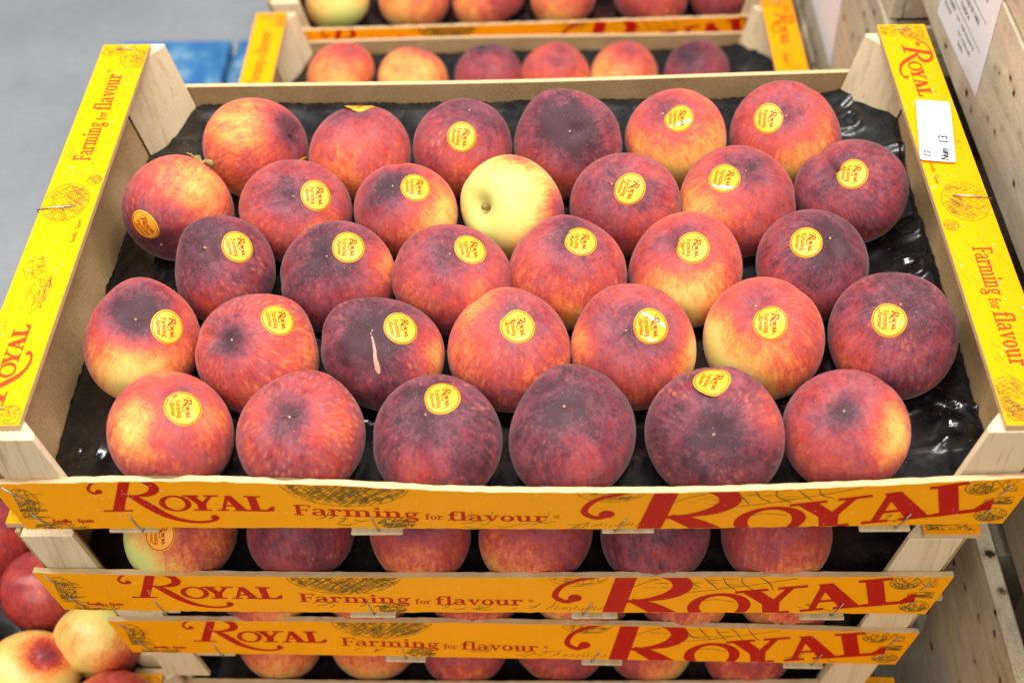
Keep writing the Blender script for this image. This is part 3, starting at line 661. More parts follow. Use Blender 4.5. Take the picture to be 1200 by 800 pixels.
PEACHES = [
 [
  {'p': [-0.1906, 0.3099, -0.04], 'r': 0.0383, 't': [0.888, -0.009, 0.459], 's': [0.882, -0.158, -0.444], 'e': [-0.41, -0.72, -0.559], 'L': 0.62, 'D': 0.3, 'w': 0.55, 'Y': [[-0.289, -0.276, 0.917, 0.14, 0.6], [-0.388, -0.656, -0.647, 0.28, 0.6]], 'su': 0.06, 'sa': [0.805, -0.251, -0.538]},
  {'p': [-0.1117, 0.3012, -0.04], 'r': 0.0371, 't': [0.003, 0.34, 0.94], 's': [0.017, 0.589, 0.808], 'e': [-0.414, -0.731, 0.542], 'L': 0.64, 'D': 0.25, 'w': 0.7, 'Y': [[-0.076, -0.922, -0.38, 0.22, 0.7]], 'tilt': 1},
  {'p': [-0.0371, 0.3087, -0.04], 'r': 0.0363, 't': [0.212, 0.138, 0.967], 's': [0.044, -0.626, 0.779], 'e': [-0.093, -0.778, -0.621], 'L': 0.74, 'D': 0.2, 'w': 0.9, 'Y': [[-0.09, -0.989, -0.116, 0.12, 0.7]]},
  {'p': [0.0404, 0.3101, -0.04], 'r': 0.0384, 't': [0.013, -0.588, 0.809], 'L': 0.8, 'D': 0.3, 'w': 0.75, 'Y': [[-0.272, -0.856, -0.439, 0.2, 0.7]], 'lu': [-0.417, 0.135, 0.899, 0.08]},
  {'p': [0.1189, 0.3165, -0.04], 'r': 0.0376, 't': [-0.352, -0.269, 0.896], 's': [-0.029, -0.47, 0.882], 'e': [-0.018, -0.882, -0.471], 'L': 0.64, 'D': 0.26, 'w': 0.55, 'Y': [[0.002, -0.984, -0.18, 0.28, 0.7], [-0.806, -0.532, 0.259, 0.15, 0.5], [0.822, -0.485, 0.298, 0.2, 0.5]]},
  {'p': [0.1991, 0.3148, -0.04], 'r': 0.0394, 't': [-0.136, -0.405, 0.904], 's': [-0.471, -0.395, 0.789], 'e': [-0.135, -0.851, -0.507], 'L': 0.7, 'D': 0.2, 'w': 0.5, 'Y': [[-0.025, -0.975, -0.219, 0.34, 0.6], [0.534, -0.656, 0.533, 0.15, 0.5]], 'su': 0.04, 'sa': [0.408, 0.462, 0.788]},
 ],
 [
  {'p': [-0.233, 0.2442, -0.04], 'r': 0.0381, 't': [-0.26, -0.954, -0.148], 's': [-0.465, -0.838, 0.284], 'e': [0.47, -0.506, -0.723], 'L': 0.66, 'D': 0.28, 'w': 0.9, 'Y': [[0.632, -0.322, 0.705, 0.2, 0.7]], 'bit': [0.481, 0.443, 0.757]},
  {'p': [-0.1511, 0.2391, -0.04], 'r': 0.0379, 't': [0.12, -0.496, 0.86], 's': [0.548, -0.372, 0.75], 'e': [0.135, -0.845, -0.518], 'L': 0.72, 'D': 0.2, 'w': 0.6, 'Y': [[0.597, -0.799, -0.072, 0.25, 0.6], [-0.611, -0.78, 0.135, 0.12, 0.5]], 'su': 0.04, 'sa': [-0.394, -0.55, 0.737]},
  {'p': [-0.0739, 0.2376, -0.04], 'r': 0.036, 't': [-0.177, -0.306, 0.935], 's': [0.27, -0.328, 0.905], 'e': [0.069, -0.931, -0.358], 'L': 0.68, 'D': 0.34, 'w': 0.6, 'Y': [[0.841, -0.523, 0.138, 0.32, 0.7], [-0.06, -0.956, -0.286, 0.1, 0.5]]},
  {'p': [-0.0002, 0.2399, -0.04], 'r': 0.0366, 't': [0.643, -0.609, -0.465], 'L': 0.13, 'D': 0, 'w': 0.5, 'Y': [[0.92, -0.387, 0.064, -0.5, 0.62], [0.177, 0.443, 0.879, -0.3, 0.5], [0.398, -0.682, -0.613, -0.26, 0.5]], 'stem': [-0.713, -0.517, 0.474]},
  {'p': [0.0776, 0.2412, -0.04], 'r': 0.038, 't': [-0.278, -0.399, 0.874], 's': [0.032, -0.534, 0.845], 'e': [-0.384, -0.787, -0.483], 'L': 0.76, 'D': 0.14, 'w': 0.5, 'Y': [[0.401, -0.909, -0.111, 0.12, 0.5]]},
  {'p': [0.1578, 0.2443, -0.04], 'r': 0.0389, 't': [0.033, -0.148, 0.988], 's': [-0.372, -0.336, 0.865], 'e': [-0.181, -0.888, -0.423], 'L': 0.7, 'D': 0.26, 'w': 0.5, 'Y': [[-0.865, -0.501, 0.006, 0.3, 0.7]], 'su': 0.05, 'sa': [0.395, -0.147, 0.907]},
  {'p': [0.2359, 0.2521, -0.04], 'r': 0.0391, 't': [-0.489, -0.306, 0.817], 's': [-0.168, -0.426, 0.889], 'e': [-0.152, -0.88, -0.45], 'L': 0.82, 'D': 0.1, 'w': 0.6, 'Y': [], 'su': 0.11, 'sa': [-0.619, 0.232, 0.75], 'hs': 0.86},
 ],
 [
  {'p': [-0.1913, 0.1788, -0.04], 'r': 0.0353, 't': [-0.191, -0.309, 0.932], 's': [0.43, -0.248, 0.868], 'e': [0.335, -0.849, -0.409], 'L': 0.84, 'D': 0.12, 'w': 0.7, 'Y': [[-0.056, -0.998, 0.036, 0.12, 0.5]], 'lu': [-0.443, 0.178, 0.879, 0.08]},
  {'p': [-0.115, 0.171, -0.04], 'r': 0.0379, 't': [-0.071, -0.357, 0.931], 's': [0.302, -0.194, 0.933], 'e': [0.113, -0.965, -0.237], 'L': 0.84, 'D': 0.2, 'w': 0.6, 'Y': [[0.925, -0.149, 0.35, 0.28, 0.5], [0.192, -0.905, 0.381, 0.1, 0.5]], 'su': 0.05, 'sa': [-0.461, -0.365, 0.809]},
  {'p': [-0.039, 0.1681, -0.04], 'r': 0.038, 't': [0.022, -0.285, 0.958], 's': [0.386, -0.135, 0.913], 'e': [0.235, -0.942, -0.239], 'L': 0.74, 'D': 0.18, 'w': 0.5, 'Y': [[0.478, -0.84, 0.258, 0.16, 0.5], [-0.525, -0.788, 0.322, 0.12, 0.4]], 'su': 0.04, 'sa': [-0.373, -0.165, 0.913]},
  {'p': [0.037, 0.1718, -0.04], 'r': 0.0372, 't': [0.037, 0.009, 0.999], 's': [0.225, -0.132, 0.965], 'e': [-0.018, -0.991, -0.131], 'L': 0.68, 'D': 0.28, 'w': 0.55, 'Y': [[0.207, -0.927, -0.314, 0.3, 0.6], [-0.752, -0.587, 0.301, 0.1, 0.4]], 'lu': [-0.185, 0.645, 0.741, 0.06]},
  {'p': [0.1144, 0.1756, -0.04], 'r': 0.0378, 't': [-0.185, -0.221, 0.957], 's': [0.048, -0.38, 0.924], 'e': [-0.029, -0.925, -0.379], 'L': 0.64, 'D': 0.22, 'w': 0.55, 'Y': [[-0.111, -0.994, 0.021, 0.33, 0.7]], 'su': 0.05, 'sa': [-0.608, -0.277, 0.744]},
  {'p': [0.1978, 0.1775, -0.04], 'r': 0.0378, 't': [0.189, -0.262, 0.946], 's': [-0.246, -0.34, 0.908], 'e': [-0.146, -0.913, -0.381], 'L': 0.8, 'D': 0.24, 'w': 0.8, 'Y': [[-0.699, -0.707, 0.112, 0.12, 0.5]], 'su': 0.03, 'sa': [0.317, -0.845, 0.43]},
 ],
 [
  {'p': [-0.2337, 0.113, -0.04], 'r': 0.0371, 't': [0.125, -0.258, 0.958], 's': [0.666, -0.265, 0.698], 'e': [0.148, -0.869, -0.472], 'L': 0.58, 'D': 0.6, 'w': 0.72, 'Y': [[0.063, -0.986, 0.153, 0.36, 0.8]], 'lu': [-0.017, 0.525, 0.851, 0.08]},
  {'p': [-0.1585, 0.1002, -0.04], 'r': 0.0382, 't': [-0.274, -0.396, 0.876], 's': [0.471, -0.015, 0.882], 'e': [0.3, -0.938, -0.176], 'L': 0.7, 'D': 0.3, 'w': 0.4, 'Y': [[0.942, -0.255, 0.218, 0.15, 0.5], [0.118, -0.993, 0.028, 0.12, 0.4]], 'lu': [0.579, 0.644, 0.501, 0.05], 'spots': 1},
  {'p': [-0.0802, 0.1006, -0.04], 'r': 0.0363, 't': [-0.09, -0.246, 0.965], 's': [0.423, -0.161, 0.892], 'e': [0.237, -0.93, -0.28], 'L': 0.86, 'D': 0.2, 'w': 0.7, 'Y': [[0.94, -0.279, 0.199, 0.36, 0.5]], 'lu': [-0.681, 0.438, 0.587, 0.06], 'scar': [-0.035, -0.631, 0.775]},
  {'p': [-0.0012, 0.1033, -0.04], 'r': 0.0379, 't': [0.081, -0.198, 0.977], 's': [0.175, -0.281, 0.944], 'e': [0.153, -0.939, -0.308], 'L': 0.68, 'D': 0.22, 'w': 0.6, 'Y': [[-0.676, -0.492, 0.549, 0.14, 0.5], [-0.481, 0.29, 0.827, 0.2, 0.4], [0.751, -0.651, -0.108, 0.2, 0.5]], 'lu': [-0.066, 0.466, 0.882, 0.05]},
  {'p': [0.0757, 0.1059, -0.04], 'r': 0.039, 't': [-0.165, -0.44, 0.883], 's': [0.257, -0.379, 0.889], 'e': [0.084, -0.908, -0.411], 'L': 0.72, 'D': 0.2, 'w': 0.6, 'Y': [[0.922, -0.386, 0.02, 0.42, 0.45], [-0.901, -0.283, 0.33, 0.24, 0.45], [0.017, -0.996, -0.093, 0.12, 0.5]], 'lu': [-0.446, 0.363, 0.819, 0.05]},
  {'p': [0.1588, 0.1115, -0.04], 'r': 0.038, 't': [-0.266, -0.072, 0.961], 's': [-0.049, -0.46, 0.886], 'e': [-0.024, -0.887, -0.462], 'L': 0.6, 'D': 0.24, 'w': 0.5, 'Y': [[-0.481, -0.825, -0.296, 0.36, 0.7], [-0.971, -0.189, 0.15, 0.32, 0.5]]},
  {'p': [0.239, 0.1134, -0.04], 'r': 0.0407, 't': [-0.046, -0.163, 0.986], 's': [-0.275, -0.439, 0.855], 'e': [-0.088, -0.874, -0.477], 'L': 0.84, 'D': 0.1, 'w': 0.7, 'Y': [[-0.816, -0.577, 0.014, 0.22, 0.5]], 'lu': [0.507, -0.043, 0.861, 0.05], 'hs': 0.92},
 ],
 [
  {'p': [-0.2028, 0.0406, -0.043], 'r': 0.0375, 't': [0.234, -0.027, 0.972], 's': [0.418, -0.184, 0.889], 'e': [0.222, -0.929, -0.297], 'L': 0.66, 'D': 0.14, 'w': 0.5, 'Y': [[-0.403, -0.5, 0.766, 0.26, 0.5], [0.815, -0.162, 0.556, 0.1, 0.4], [-0.027, 0.432, 0.901, 0.12, 0.4]]},
  {'p': [-0.1241, 0.0378, -0.043], 'r': 0.0375, 't': [-0.038, -0.343, 0.938], 'L': 0.72, 'D': 0.26, 'w': 0.36, 'Y': [[0.794, -0.273, 0.544, 0.1, 0.4]], 'lu': [0.257, 0.625, 0.737, 0.05], 'spots': 1},
  {'p': [-0.0425, 0.0349, -0.043], 'r': 0.0379, 't': [-0.16, -0.215, 0.963], 's': [0.124, 0.066, 0.99], 'e': [0.194, -0.98, 0.041], 'L': 0.88, 'D': 0.1, 'w': 0.6, 'Y': [[-0.371, -0.911, 0.178, 0.12, 0.5]], 'su': 0.03, 'sa': [-0.63, -0.183, 0.754]},
  {'p': [0.0373, 0.0361, -0.043], 'r': 0.0383, 't': [-0.153, -0.168, 0.974], 'L': 0.88, 'D': 0.12, 'w': 0.6, 'Y': [[0.217, -0.959, 0.182, 0.14, 0.6]], 'lu': [-0.199, 0.724, 0.66, 0.05]},
  {'p': [0.1213, 0.0352, -0.043], 'r': 0.0397, 't': [-0.15, -0.613, 0.776], 's': [-0.109, 0.241, 0.964], 'e': [-0.359, -0.914, 0.188], 'L': 0.86, 'D': 0.12, 'w': 0.5, 'Y': [[0.747, -0.2, 0.634, 0.16, 0.4]], 'lu': [0.278, 0.503, 0.818, 0.05], 'tilt': 1},
  {'p': [0.1984, 0.0383, -0.043], 'r': 0.0362, 't': [-0.22, -0.291, 0.931], 'L': 0.74, 'D': 0.28, 'w': 0.4, 'Y': [[0.692, -0.517, 0.504, 0.34, 0.5], [-0.68, -0.732, 0.039, 0.1, 0.4]]},
 ],
]
TRAY2 = [[-0.2258, 0.059, -0.167, 0.0375, 0.55, 0.5], [-0.143, 0.0584, -0.167, 0.0356, 0.82, 0.1], [-0.0641, 0.0577, -0.167, 0.035, 0.7, 0.35], [0.0144, 0.0557, -0.167, 0.0383, 0.7, 0.35], [0.0943, 0.0565, -0.167, 0.0371, 0.84, 0.1], [0.1743, 0.0558, -0.167, 0.0376, 0.74, 0.4]]
TRAY4 = [[-0.2035, 0.1154, -0.418, 0.0351, 0.6, 0.4], [-0.1245, 0.115, -0.418, 0.0365, 0.62, 0.4], [-0.0471, 0.1146, -0.418, 0.0371, 0.74, 0.2], [0.0321, 0.1142, -0.418, 0.0371, 0.72, 0.2], [0.1095, 0.1122, -0.418, 0.037, 0.66, 0.3], [0.1907, 0.1101, -0.418, 0.0383, 0.72, 0.2]]
TRAYA = [[-0.2078, 0.8098, -0.323, 0.0382, 0.5, 0.4], [-0.1245, 0.7978, -0.323, 0.0399, 0.45, 0.4], [-0.0388, 0.8024, -0.323, 0.039, 0.8, 0.1], [0.0391, 0.8038, -0.323, 0.038, 0.62, 0.2], [0.1178, 0.8019, -0.323, 0.0389, 0.55, 0.4], [0.1991, 0.7999, -0.323, 0.0388, 0.82, 0.1]]
TRAYB = [[-0.2271, 0.965, -0.323, 0.0378, 0.3, 0.4], [-0.1336, 0.9662, -0.323, 0.0419, 0.58, 0.3], [-0.0414, 0.9733, -0.323, 0.0431, 0.7, 0.2], [0.0499, 0.9706, -0.323, 0.0409, 0.66, 0.3], [0.1565, 0.9695, -0.323, 0.0439, 0.72, 0.2], [0.244, 0.9786, -0.323, 0.0419, 0.8, 0.1]]
ORD = ['first', 'second', 'third', 'fourth', 'fifth', 'sixth', 'seventh']

# ------------------------------------------------------------------ fruit
def make_fruit(name, pos, r, tip, seed, L, D, cw, Ys, su=None, sa=None, lu=None, hs=1.0, spots=0.0, mat='peach', nlat=64, nlon=88, tipdepth=.085, mesh_from=None, wall=None, tame=1.0):
    rg = random.Random(seed)
    tip = Vector(tip).normalized()
    aim = Vector(sa) if sa is not None else Vector((rg.uniform(-1, 1), rg.uniform(-1, 1), rg.uniform(-1, 1)))
    xa = (aim - tip * aim.dot(tip)).normalized(); ya = tip.cross(xa)
    Rm = Matrix((xa, ya, tip)).transposed()
    Ri = np.array(Rm.transposed())
    dirs = [np.array([rg.gauss(0, 1) for _ in range(3)]) for _ in range(4)]; dirs = [d / np.linalg.norm(d) for d in dirs]
    am = [rg.uniform(-.09, .11), rg.uniform(-.08, .09), rg.uniform(-.06, .06)]
    cub = rg.uniform(.02, .085) * tame; fl = rg.uniform(.01, .05) * tame; am = [1.25 * a * tame for a in am]
    sd = su if su is not None else rg.uniform(.02, .05)
    td = tipdepth * rg.uniform(.7, 1.25); tw = rg.uniform(.30, .46)
    lul = (Ri @ np.array(lu[:3]), lu[3]) if lu else None
    up = Ri @ np.array([0, 0, 1.0])
    def rad(n):
        n = np.asarray(n, float); z = np.clip(n[..., 2], -1, 1); t = np.arccos(z); st = np.sqrt(np.maximum(1 - z * z, 0))
        q = 1 + .012 - .045 * z * z
        for d, a in zip(dirs, am): q = q + a * ((n @ d) ** 2 - 1 / 3)
        q = q + cub * (n @ dirs[3]) ** 3 - fl * np.exp(-((1 - n @ dirs[0]) / .10)) - fl * .8 * np.exp(-((1 - n @ dirs[1]) / .08))
        q = q - td * np.exp(-(t / tw) ** 2) + .014 * np.exp(-(t / .045) ** 2)
        q = q - .30 * np.exp(-((math.pi - t) / .34) ** 2) - .05 * np.exp(-((math.pi - t) / .7) ** 2)
        ph = np.arctan2(n[..., 1], n[..., 0]); g = np.exp(-(t / 1.0) ** 2) + .45 * np.exp(-((t - 1.6) / .9) ** 2)
        q = q - sd * g * np.exp(-((ph * st) / .13) ** 2) * (np.abs(ph) < 1.6) * (1 - .7 * np.exp(-(t / .10) ** 2))
        q = q - .5 * sd * np.exp(-(t / .7) ** 2) * np.exp(-((ph * st) / .4) ** 2) * (np.abs(ph) < 1.6)
        if lul: q = q + lul[1] * np.exp(-(np.arccos(np.clip(n @ lul[0], -1, 1)) / .45) ** 2) * 1.6
        q = q * (1 - (1 - hs) * (n @ up) ** 2)
        return q * r
    if mesh_from is None:
        lat = [math.pi * (1 - (1 - j / nlat) ** 1.0) for j in range(nlat + 1)]
        lat = [math.pi * (.72 * (j / nlat) + .28 * (j / nlat) ** 2.2) for j in range(nlat + 1)]
        T = np.array(lat[1:-1]); Pn = np.linspace(0, 2 * math.pi, nlon, endpoint=False)
        tt, pp = np.meshgrid(T, Pn, indexing='ij')
        N_ = np.stack([np.sin(tt) * np.cos(pp), np.sin(tt) * np.sin(pp), np.cos(tt)], -1).reshape(-1, 3)
        N_ = np.vstack([[0, 0, 1], N_, [0, 0, -1]])
        V = N_ * rad(N_)[:, None]
        if wall is not None:      # pressed against the inside of the tray front
            Wv = V @ np.array(Rm).T + np.array(pos)
            push = np.maximum(wall(Wv[:, 0], Wv[:, 2]) - Wv[:, 1], 0); Wv[:, 1] += push
            V = (Wv - np.array(pos)) @ np.array(Rm)
        Fc = []
        for i in range(nlon): Fc.append((0, 1 + i, 1 + (i + 1) % nlon))
        nr = len(T)
        for j in range(nr - 1):
            for i in range(nlon):
                a = 1 + j * nlon; i2 = (i + 1) % nlon; Fc.append((a + i, a + nlon + i, a + nlon + i2, a + i2))
        a = 1 + (nr - 1) * nlon
        for i in range(nlon): Fc.append((len(V) - 1, a + (i + 1) % nlon, a + i))
        o = mesh_obj(name, V.tolist(), Fc, M[mat], None, smooth=True)
        # skin colour: how far the red blush has come at every point of the skin
        ang = np.arccos(np.clip(N_[:, 2], -1, 1))
        pig = np.full(len(N_), float(L)) + D * np.exp(-(ang / cw) ** 2.2) - .10 * np.exp(-((math.pi - ang) / .8) ** 2)
        for y in Ys:
            d = Ri @ np.array(y[:3]); aa = np.arccos(np.clip(N_ @ d, -1, 1)); pig = pig - 1.4 * y[3] * np.exp(-(aa / y[4]) ** 2)
        at = o.data.attributes.new('pig', 'FLOAT', 'POINT'); at.data.foreach_set('value', pig.astype(np.float32))
        at = o.data.attributes.new('spots', 'FLOAT', 'POINT'); at.data.foreach_set('value', np.full(len(N_), .22 if spots else rg.uniform(-.12, .05), np.float32))
    o.location = pos; o.rotation_euler = Rm.to_euler()
    return o, rad, Ri

STA, STB = .0107, .0118     # sticker half sizes: across the lettering, along it
def sticker_inks():
    t = Ink(); t.ring(0, 0, STB - .0009, STA - .0009, .00045, .00045, 48)
    t.add(ROYAL, .000138, .000138, 0, -.0074, .0014); t.add(ROYAL, .000138, .000138, 0, -.00725, .00155)
    t2 = Ink()
    t2.add(FARMING, .00170, .0019, 0, -.0060, -.0034); t2.add(FOR, .0008, .0010, 0, -.0066, -.0066); t2.add(FLAVOUR, .00160, .00175, 0, -.0046, -.0068)
    t2.add(FARMING, .00170, .0019, 0, -.0059, -.0033); t2.add(FLAVOUR, .00160, .00175, 0, -.0045, -.0067)
    return t, t2
INK_A, INK_B = sticker_inks()
def add_sticker(o, r, rad, Ri, n, e1, lift=.00018, tilt=0.0, gloss=False):
    n = np.array(n, float); n /= np.linalg.norm(n); e1 = np.array(e1, float); e1 -= n * (e1 @ n); e1 /= np.linalg.norm(e1); e2 = np.cross(n, e1)
    nl, a1, a2 = Ri @ n, Ri @ e1, Ri @ e2
    rc = float(rad(nl))
    def mp(x, y, l):
        d = nl * rc + a1 * x + a2 * y; d = d / np.linalg.norm(d)
        c = d * (float(rad(d)) + l)
        if tilt:      # corner that has sprung off the skin: bend towards the flat
            flat = nl * (rc + l + .0006) + a1 * x + a2 * y; w = tilt * min(1, max(0, (.006 - y) / .012)); c = c * (1 - w) + flat * w
        return tuple(c)
    V = []; Fc = []; rings = 7; seg = 40
    V.append(mp(0, 0, lift))
    for k in range(1, rings + 1):
        for j in range(seg):
            a = 2 * math.pi * j / seg; V.append(mp(STB * k / rings * math.cos(a), STA * k / rings * math.sin(a), lift))
    for j in range(seg): Fc.append((0, 1 + j, 1 + (j + 1) % seg))
    for k in range(rings - 1):
        for j in range(seg):
            b = 1 + k * seg; j2 = (j + 1) % seg; Fc.append((b + j, b + seg + j, b + seg + j2, b + j2))
    s = mesh_obj('sticker', V, Fc, M['sticker_gloss' if gloss else 'sticker'], o, smooth=True)
    so = s.modifiers.new('thickness', 'SOLIDIFY'); so.thickness = .00012; so.offset = -1
    INK_A.build('lettering', mp, M['sticker_red'], s, lift + .00009, 2e-7); INK_B.build('lettering', mp, M['sticker_orange'], s, lift + .00009, 2e-7)
    return s
def add_tip(o, rad, size=.0011):
    """the dry point left by the blossom"""
    c = np.array([0, 0, float(rad(np.array([0, 0, 1.0])))])
    v, f = tube([tuple(c + np.array([0, 0, -.0012])), tuple(c + np.array([0, 0, .0003])), tuple(c + np.array([.0003, .0001, .0011]))], [size, size * .8, size * .25], 7)
    return mesh_obj('dry_tip', v, f, M['tip'], o, smooth=True)

# ------------------------------------------------------------------ main stack
T1 = (0, 0, 0, 0); T2 = (-.0165, .0207, -H, -.012); T3 = (-.007, .0592, -2 * H, -.0231); T4 = (-.0145, .0850, -3 * H, -.006); TF = (-.0256, -.3176, -.388, -.03)
TA = (.002, .487, -.281, 0.0); TB = (.004, .903, -.279, .03)
def to_tray(T, p):
    c, s = math.cos(-T[3]), math.sin(-T[3]); x, y = p[0] - T[0], p[1] - T[1]
    return (c * x - s * y, s * x + c * y, p[2] - T[2])
def from_tray(T, p):
    c, s = math.cos(T[3]), math.sin(T[3]); return (c * p[0] - s * p[1] + T[0], s * p[0] + c * p[1] + T[1], p[2] + T[2])
top = tray('yellow printed wooden peach tray on top of the front stack, full of peaches', T1[:3], T1[3], 11, bow_main, posts_down=False)
second = tray('second yellow printed tray from the top of the front stack', T2[:3], T2[3], 12, bow_k(-2.0, -.5, .6), posts_down=False)
for s in (-1, 1):
    for ya, yb in ((.052, .078), (.338, .364)):
        for tr in (top, second): box('post_foot', min(s * .262, s * .282), max(s * .262, s * .282), ya, yb, .0004, Z0 - .0888, M['wood_z'], tr)
tray('third yellow printed tray from the top of the front stack', T3[:3], T3[3], 13, bow_k(3.0, 0.0, 0.0))
tray('fourth yellow printed tray from the top of the front stack, cut by the picture edge', T4[:3], T4[3], 14, bow_k(-3.0, -1.0, 0))
tray('yellow printed tray in front of the stack, only its two far corners in the picture', TF[:3], TF[3], 18, bow_k(0, 0, 0), prints=False)
tray('yellow printed peach tray at the top of the stack right behind', TA[:3], TA[3], 15, bow_k(-2, 0, 0), prints=False, group='printed peach trays in the back stacks')
tray('farthest yellow printed peach tray, cut by the top picture edge', TB[:3], TB[3], 16, bow_k(-1, 0, 0), group='printed peach trays in the back stacks')

# white price label on the right batten of the top tray
lab = Ink()
A0 = np.array([.2735, .2345]); ax = np.array([.0104, .0666]); LL = float(np.hypot(*ax)); ax = ax / LL; ay = np.array([-ax[1], ax[0]])   # reading direction runs away from the viewer
A0 = np.array([.2960, .2318])
W_ = .0232; rr = .0022; pts = []
for cx_, cy_, a0 in ((LL - rr, rr, -90), (LL - rr, W_ - rr, 0), (rr, W_ - rr, 90), (rr, rr, 180)):
    for k in range(6):
        a = math.radians(a0 + 18 * k); pts.append((cx_ + rr * math.cos(a), cy_ + rr * math.sin(a)))
lab.poly(pts)
def lmap(s_, t, l): q = A0 + ax * s_ + ay * t; return (float(q[0]), float(q[1]), Z0 + l)
price = lab.build('price_label', lmap, M['paper'], top, .0021)
price['label'] = 'white rounded price label'
so = price.modifiers.new('thickness', 'SOLIDIFY'); so.thickness = .0002; so.offset = -1
tx = Ink()
for b in (0, .0003, .0006): put(tx, 'Num', .0012 + b, .0042, .0058, .0125); put(tx, '13', .0190 + b, .0040, .0066, .0088); put(tx, '12', .0030 + b, .0160, .0050, .0070)
tx.build('lettering', lmap, M['black_ink'], price, .00225, 1e-7)

# ------------------------------------------------------------------ peaches of the top tray
def colour_word(L): return 'yellow green' if L < .3 else 'orange and yellow' if L < .62 else 'orange red' if L < .69 else 'red' if L < .78 else 'dark red' if L < .85 else 'purple red'
ROWN = ['back row', 'second row from back', 'middle row', 'second row from front', 'front row']
GR = 'peaches in the top tray'
def front_wall(x, z, T=T1, bow=bow_main):
    v = (z - T[2] + PA + PP) / PP
    return np.where(v < 1.05, T[1] + .0046 + np.array([bow(float(a), min(1.0, max(0.0, float(b)))) for a, b in zip(x - T[0], v)]), -9)
pockets = []
for ri, row in enumerate(PEACHES):
    for ci, e in enumerate(row):
        seed = 100 + ri * 10 + ci
        tip = e['t'] if 'stem' not in e else [-v for v in e['stem']]
        o, rad, Ri = make_fruit('peach', e['p'], e['r'], tip, seed, e['L'], e['D'], e['w'], e['Y'], e.get('su'), e.get('sa'), e.get('lu'), e.get('hs', 1.0), e.get('spots', 0), wall=front_wall if ri == 4 else None)
        extra = ' with a stem' if 'stem' in e else ''
        tag(o, '%s peach%s in top tray, %s from left, %s' % (colour_word(e['L']), extra, ORD[ci], ROWN[ri]), 'peach', GR)
        pockets.append((*e['p'], e['r']))
        if 's' in e: add_sticker(o, e['r'], rad, Ri, e['s'], e['e'], tilt=.9 if e.get('tilt') else 0, gloss=(ri, ci) in ((0, 4), (1, 5), (3, 4)))
        if 'stem' in e:
            rb = float(rad(np.array([0, 0, -1.0])))
            v, f = tube([(0, 0, -rb + .003), (.0002, .0003, -rb - .002), (.0010, .0006, -rb - .0052), (.0016, .0004, -rb - .0062)], [.0026, .0022, .0028, .0020], 9)
            mesh_obj('stem', v, f, M['stem'], o, smooth=True)
        else: add_tip(o, rad)
        if 'scar' in e:
            n = np.array(e['scar']); n /= np.linalg.norm(n); d1 = np.array([.24, -.80, -.55]); d1 -= n * (d1 @ n); d1 /= np.linalg.norm(d1); d2 = np.cross(n, d1)
            nl, a1, a2 = Ri @ n, Ri @ d1, Ri @ d2; rc = float(rad(nl)); k = Ink(); rg = random.Random(5)
            k.stroke([(-.0145 + .0029 * j, .0007 * math.sin(j * .5) + rg.uniform(-.0002, .0002)) for j in range(11)], [.0005, .0008, .0012, .0011, .0016, .0018, .0021, .0027, .0030, .0031, .0014], True, 4)
            def smap(x, y, l):
                d = nl * rc + a1 * x + a2 * y; d = d / np.linalg.norm(d); return tuple(d * (float(rad(d)) + l))
            k.build('scar', smap, M['scar'], o, .00012, 1e-7)
        if 'bit' in e:
            n = np.array(e['bit']); n /= np.linalg.norm(n); c = Ri @ n; b = c * float(rad(c)); rt = Ri @ np.array([1, 0, 0.]); bk = Ri @ np.array([0, .3, 1.])
            for pl, rd in (([b - rt * .005 + bk * .004, b - rt * .003 + bk * .0035, b - rt * .001 - bk * .001, b + rt * .003 + bk * .001, b + rt * .006, b + rt * .0075 - bk * .003], [.0012, .0028, .0024, .0018, .0024, .0014]), ([b - rt * .004 + bk * .003, b - rt * .007 + bk * .006, b - rt * .010 + bk * .007], [.0010, .0006, .0004])):
                v, f = tube([tuple(q) for q in pl], rd, 8); mesh_obj('dry_stem', v, f, M['stem'], o, smooth=True)
liner('crinkled black plastic liner under the peaches of the top tray', T1[:3], pockets, seed=3)

# ------------------------------------------------------------------ peaches of the other trays
def row_of(T, lst, where, group, seed, extra_rows=(), liner_label=None, st=(), wbow=None):
    pk = []; rg = random.Random(seed)
    for i, (x, y, z, r, L, Yv) in enumerate(lst):
        up = (rg.uniform(-.4, .4), rg.uniform(-.3, .6), 1)
        ys = [(rg.uniform(-.8, .8), -.75, -.35, Yv, .9)]
        o, rad, Ri = make_fruit('peach', (x, y, z), r, up, seed + i, L, .2, .6, ys, nlat=44, nlon=60, wall=(lambda X, Z: front_wall(X, Z, T, wbow)) if wbow else None)
        add_tip(o, rad)
        tag(o, '%s peach, %s from left in the %s' % (colour_word(L - Yv * .3), ORD[i], where), 'peach', group)
        pk.append((*to_tray(T, (x, y, z)), r))
        if i in st: add_sticker(o, r, rad, Ri, st[i][0], st[i][1])
    for wh, y0, n, z in extra_rows:
        for i in range(n):
            p = from_tray(T, ((i - (n - 1) / 2) * .079 + rg.uniform(-.002, .002), y0 + rg.uniform(-.002, .002), z)); r = rg.uniform(.036, .0385); L = rg.uniform(.55, .85)
            o, rad, Ri = make_fruit('peach', p, r, (rg.uniform(-.5, .5), rg.uniform(-.5, .5), 1), seed + 50 + i, L, .2, .6, [(rg.uniform(-.8, .8), -.75, -.3, rg.uniform(.1, .4), .9)], nlat=36, nlon=48)
            tag(o, '%s peach, %s from left in the %s' % (colour_word(L), ORD[i], wh), 'peach', group)
            pk.append((*to_tray(T, p), r))
    if liner_label: liner(liner_label, T[:3], pk, T[3], nx=110, ny=76, seed=seed)
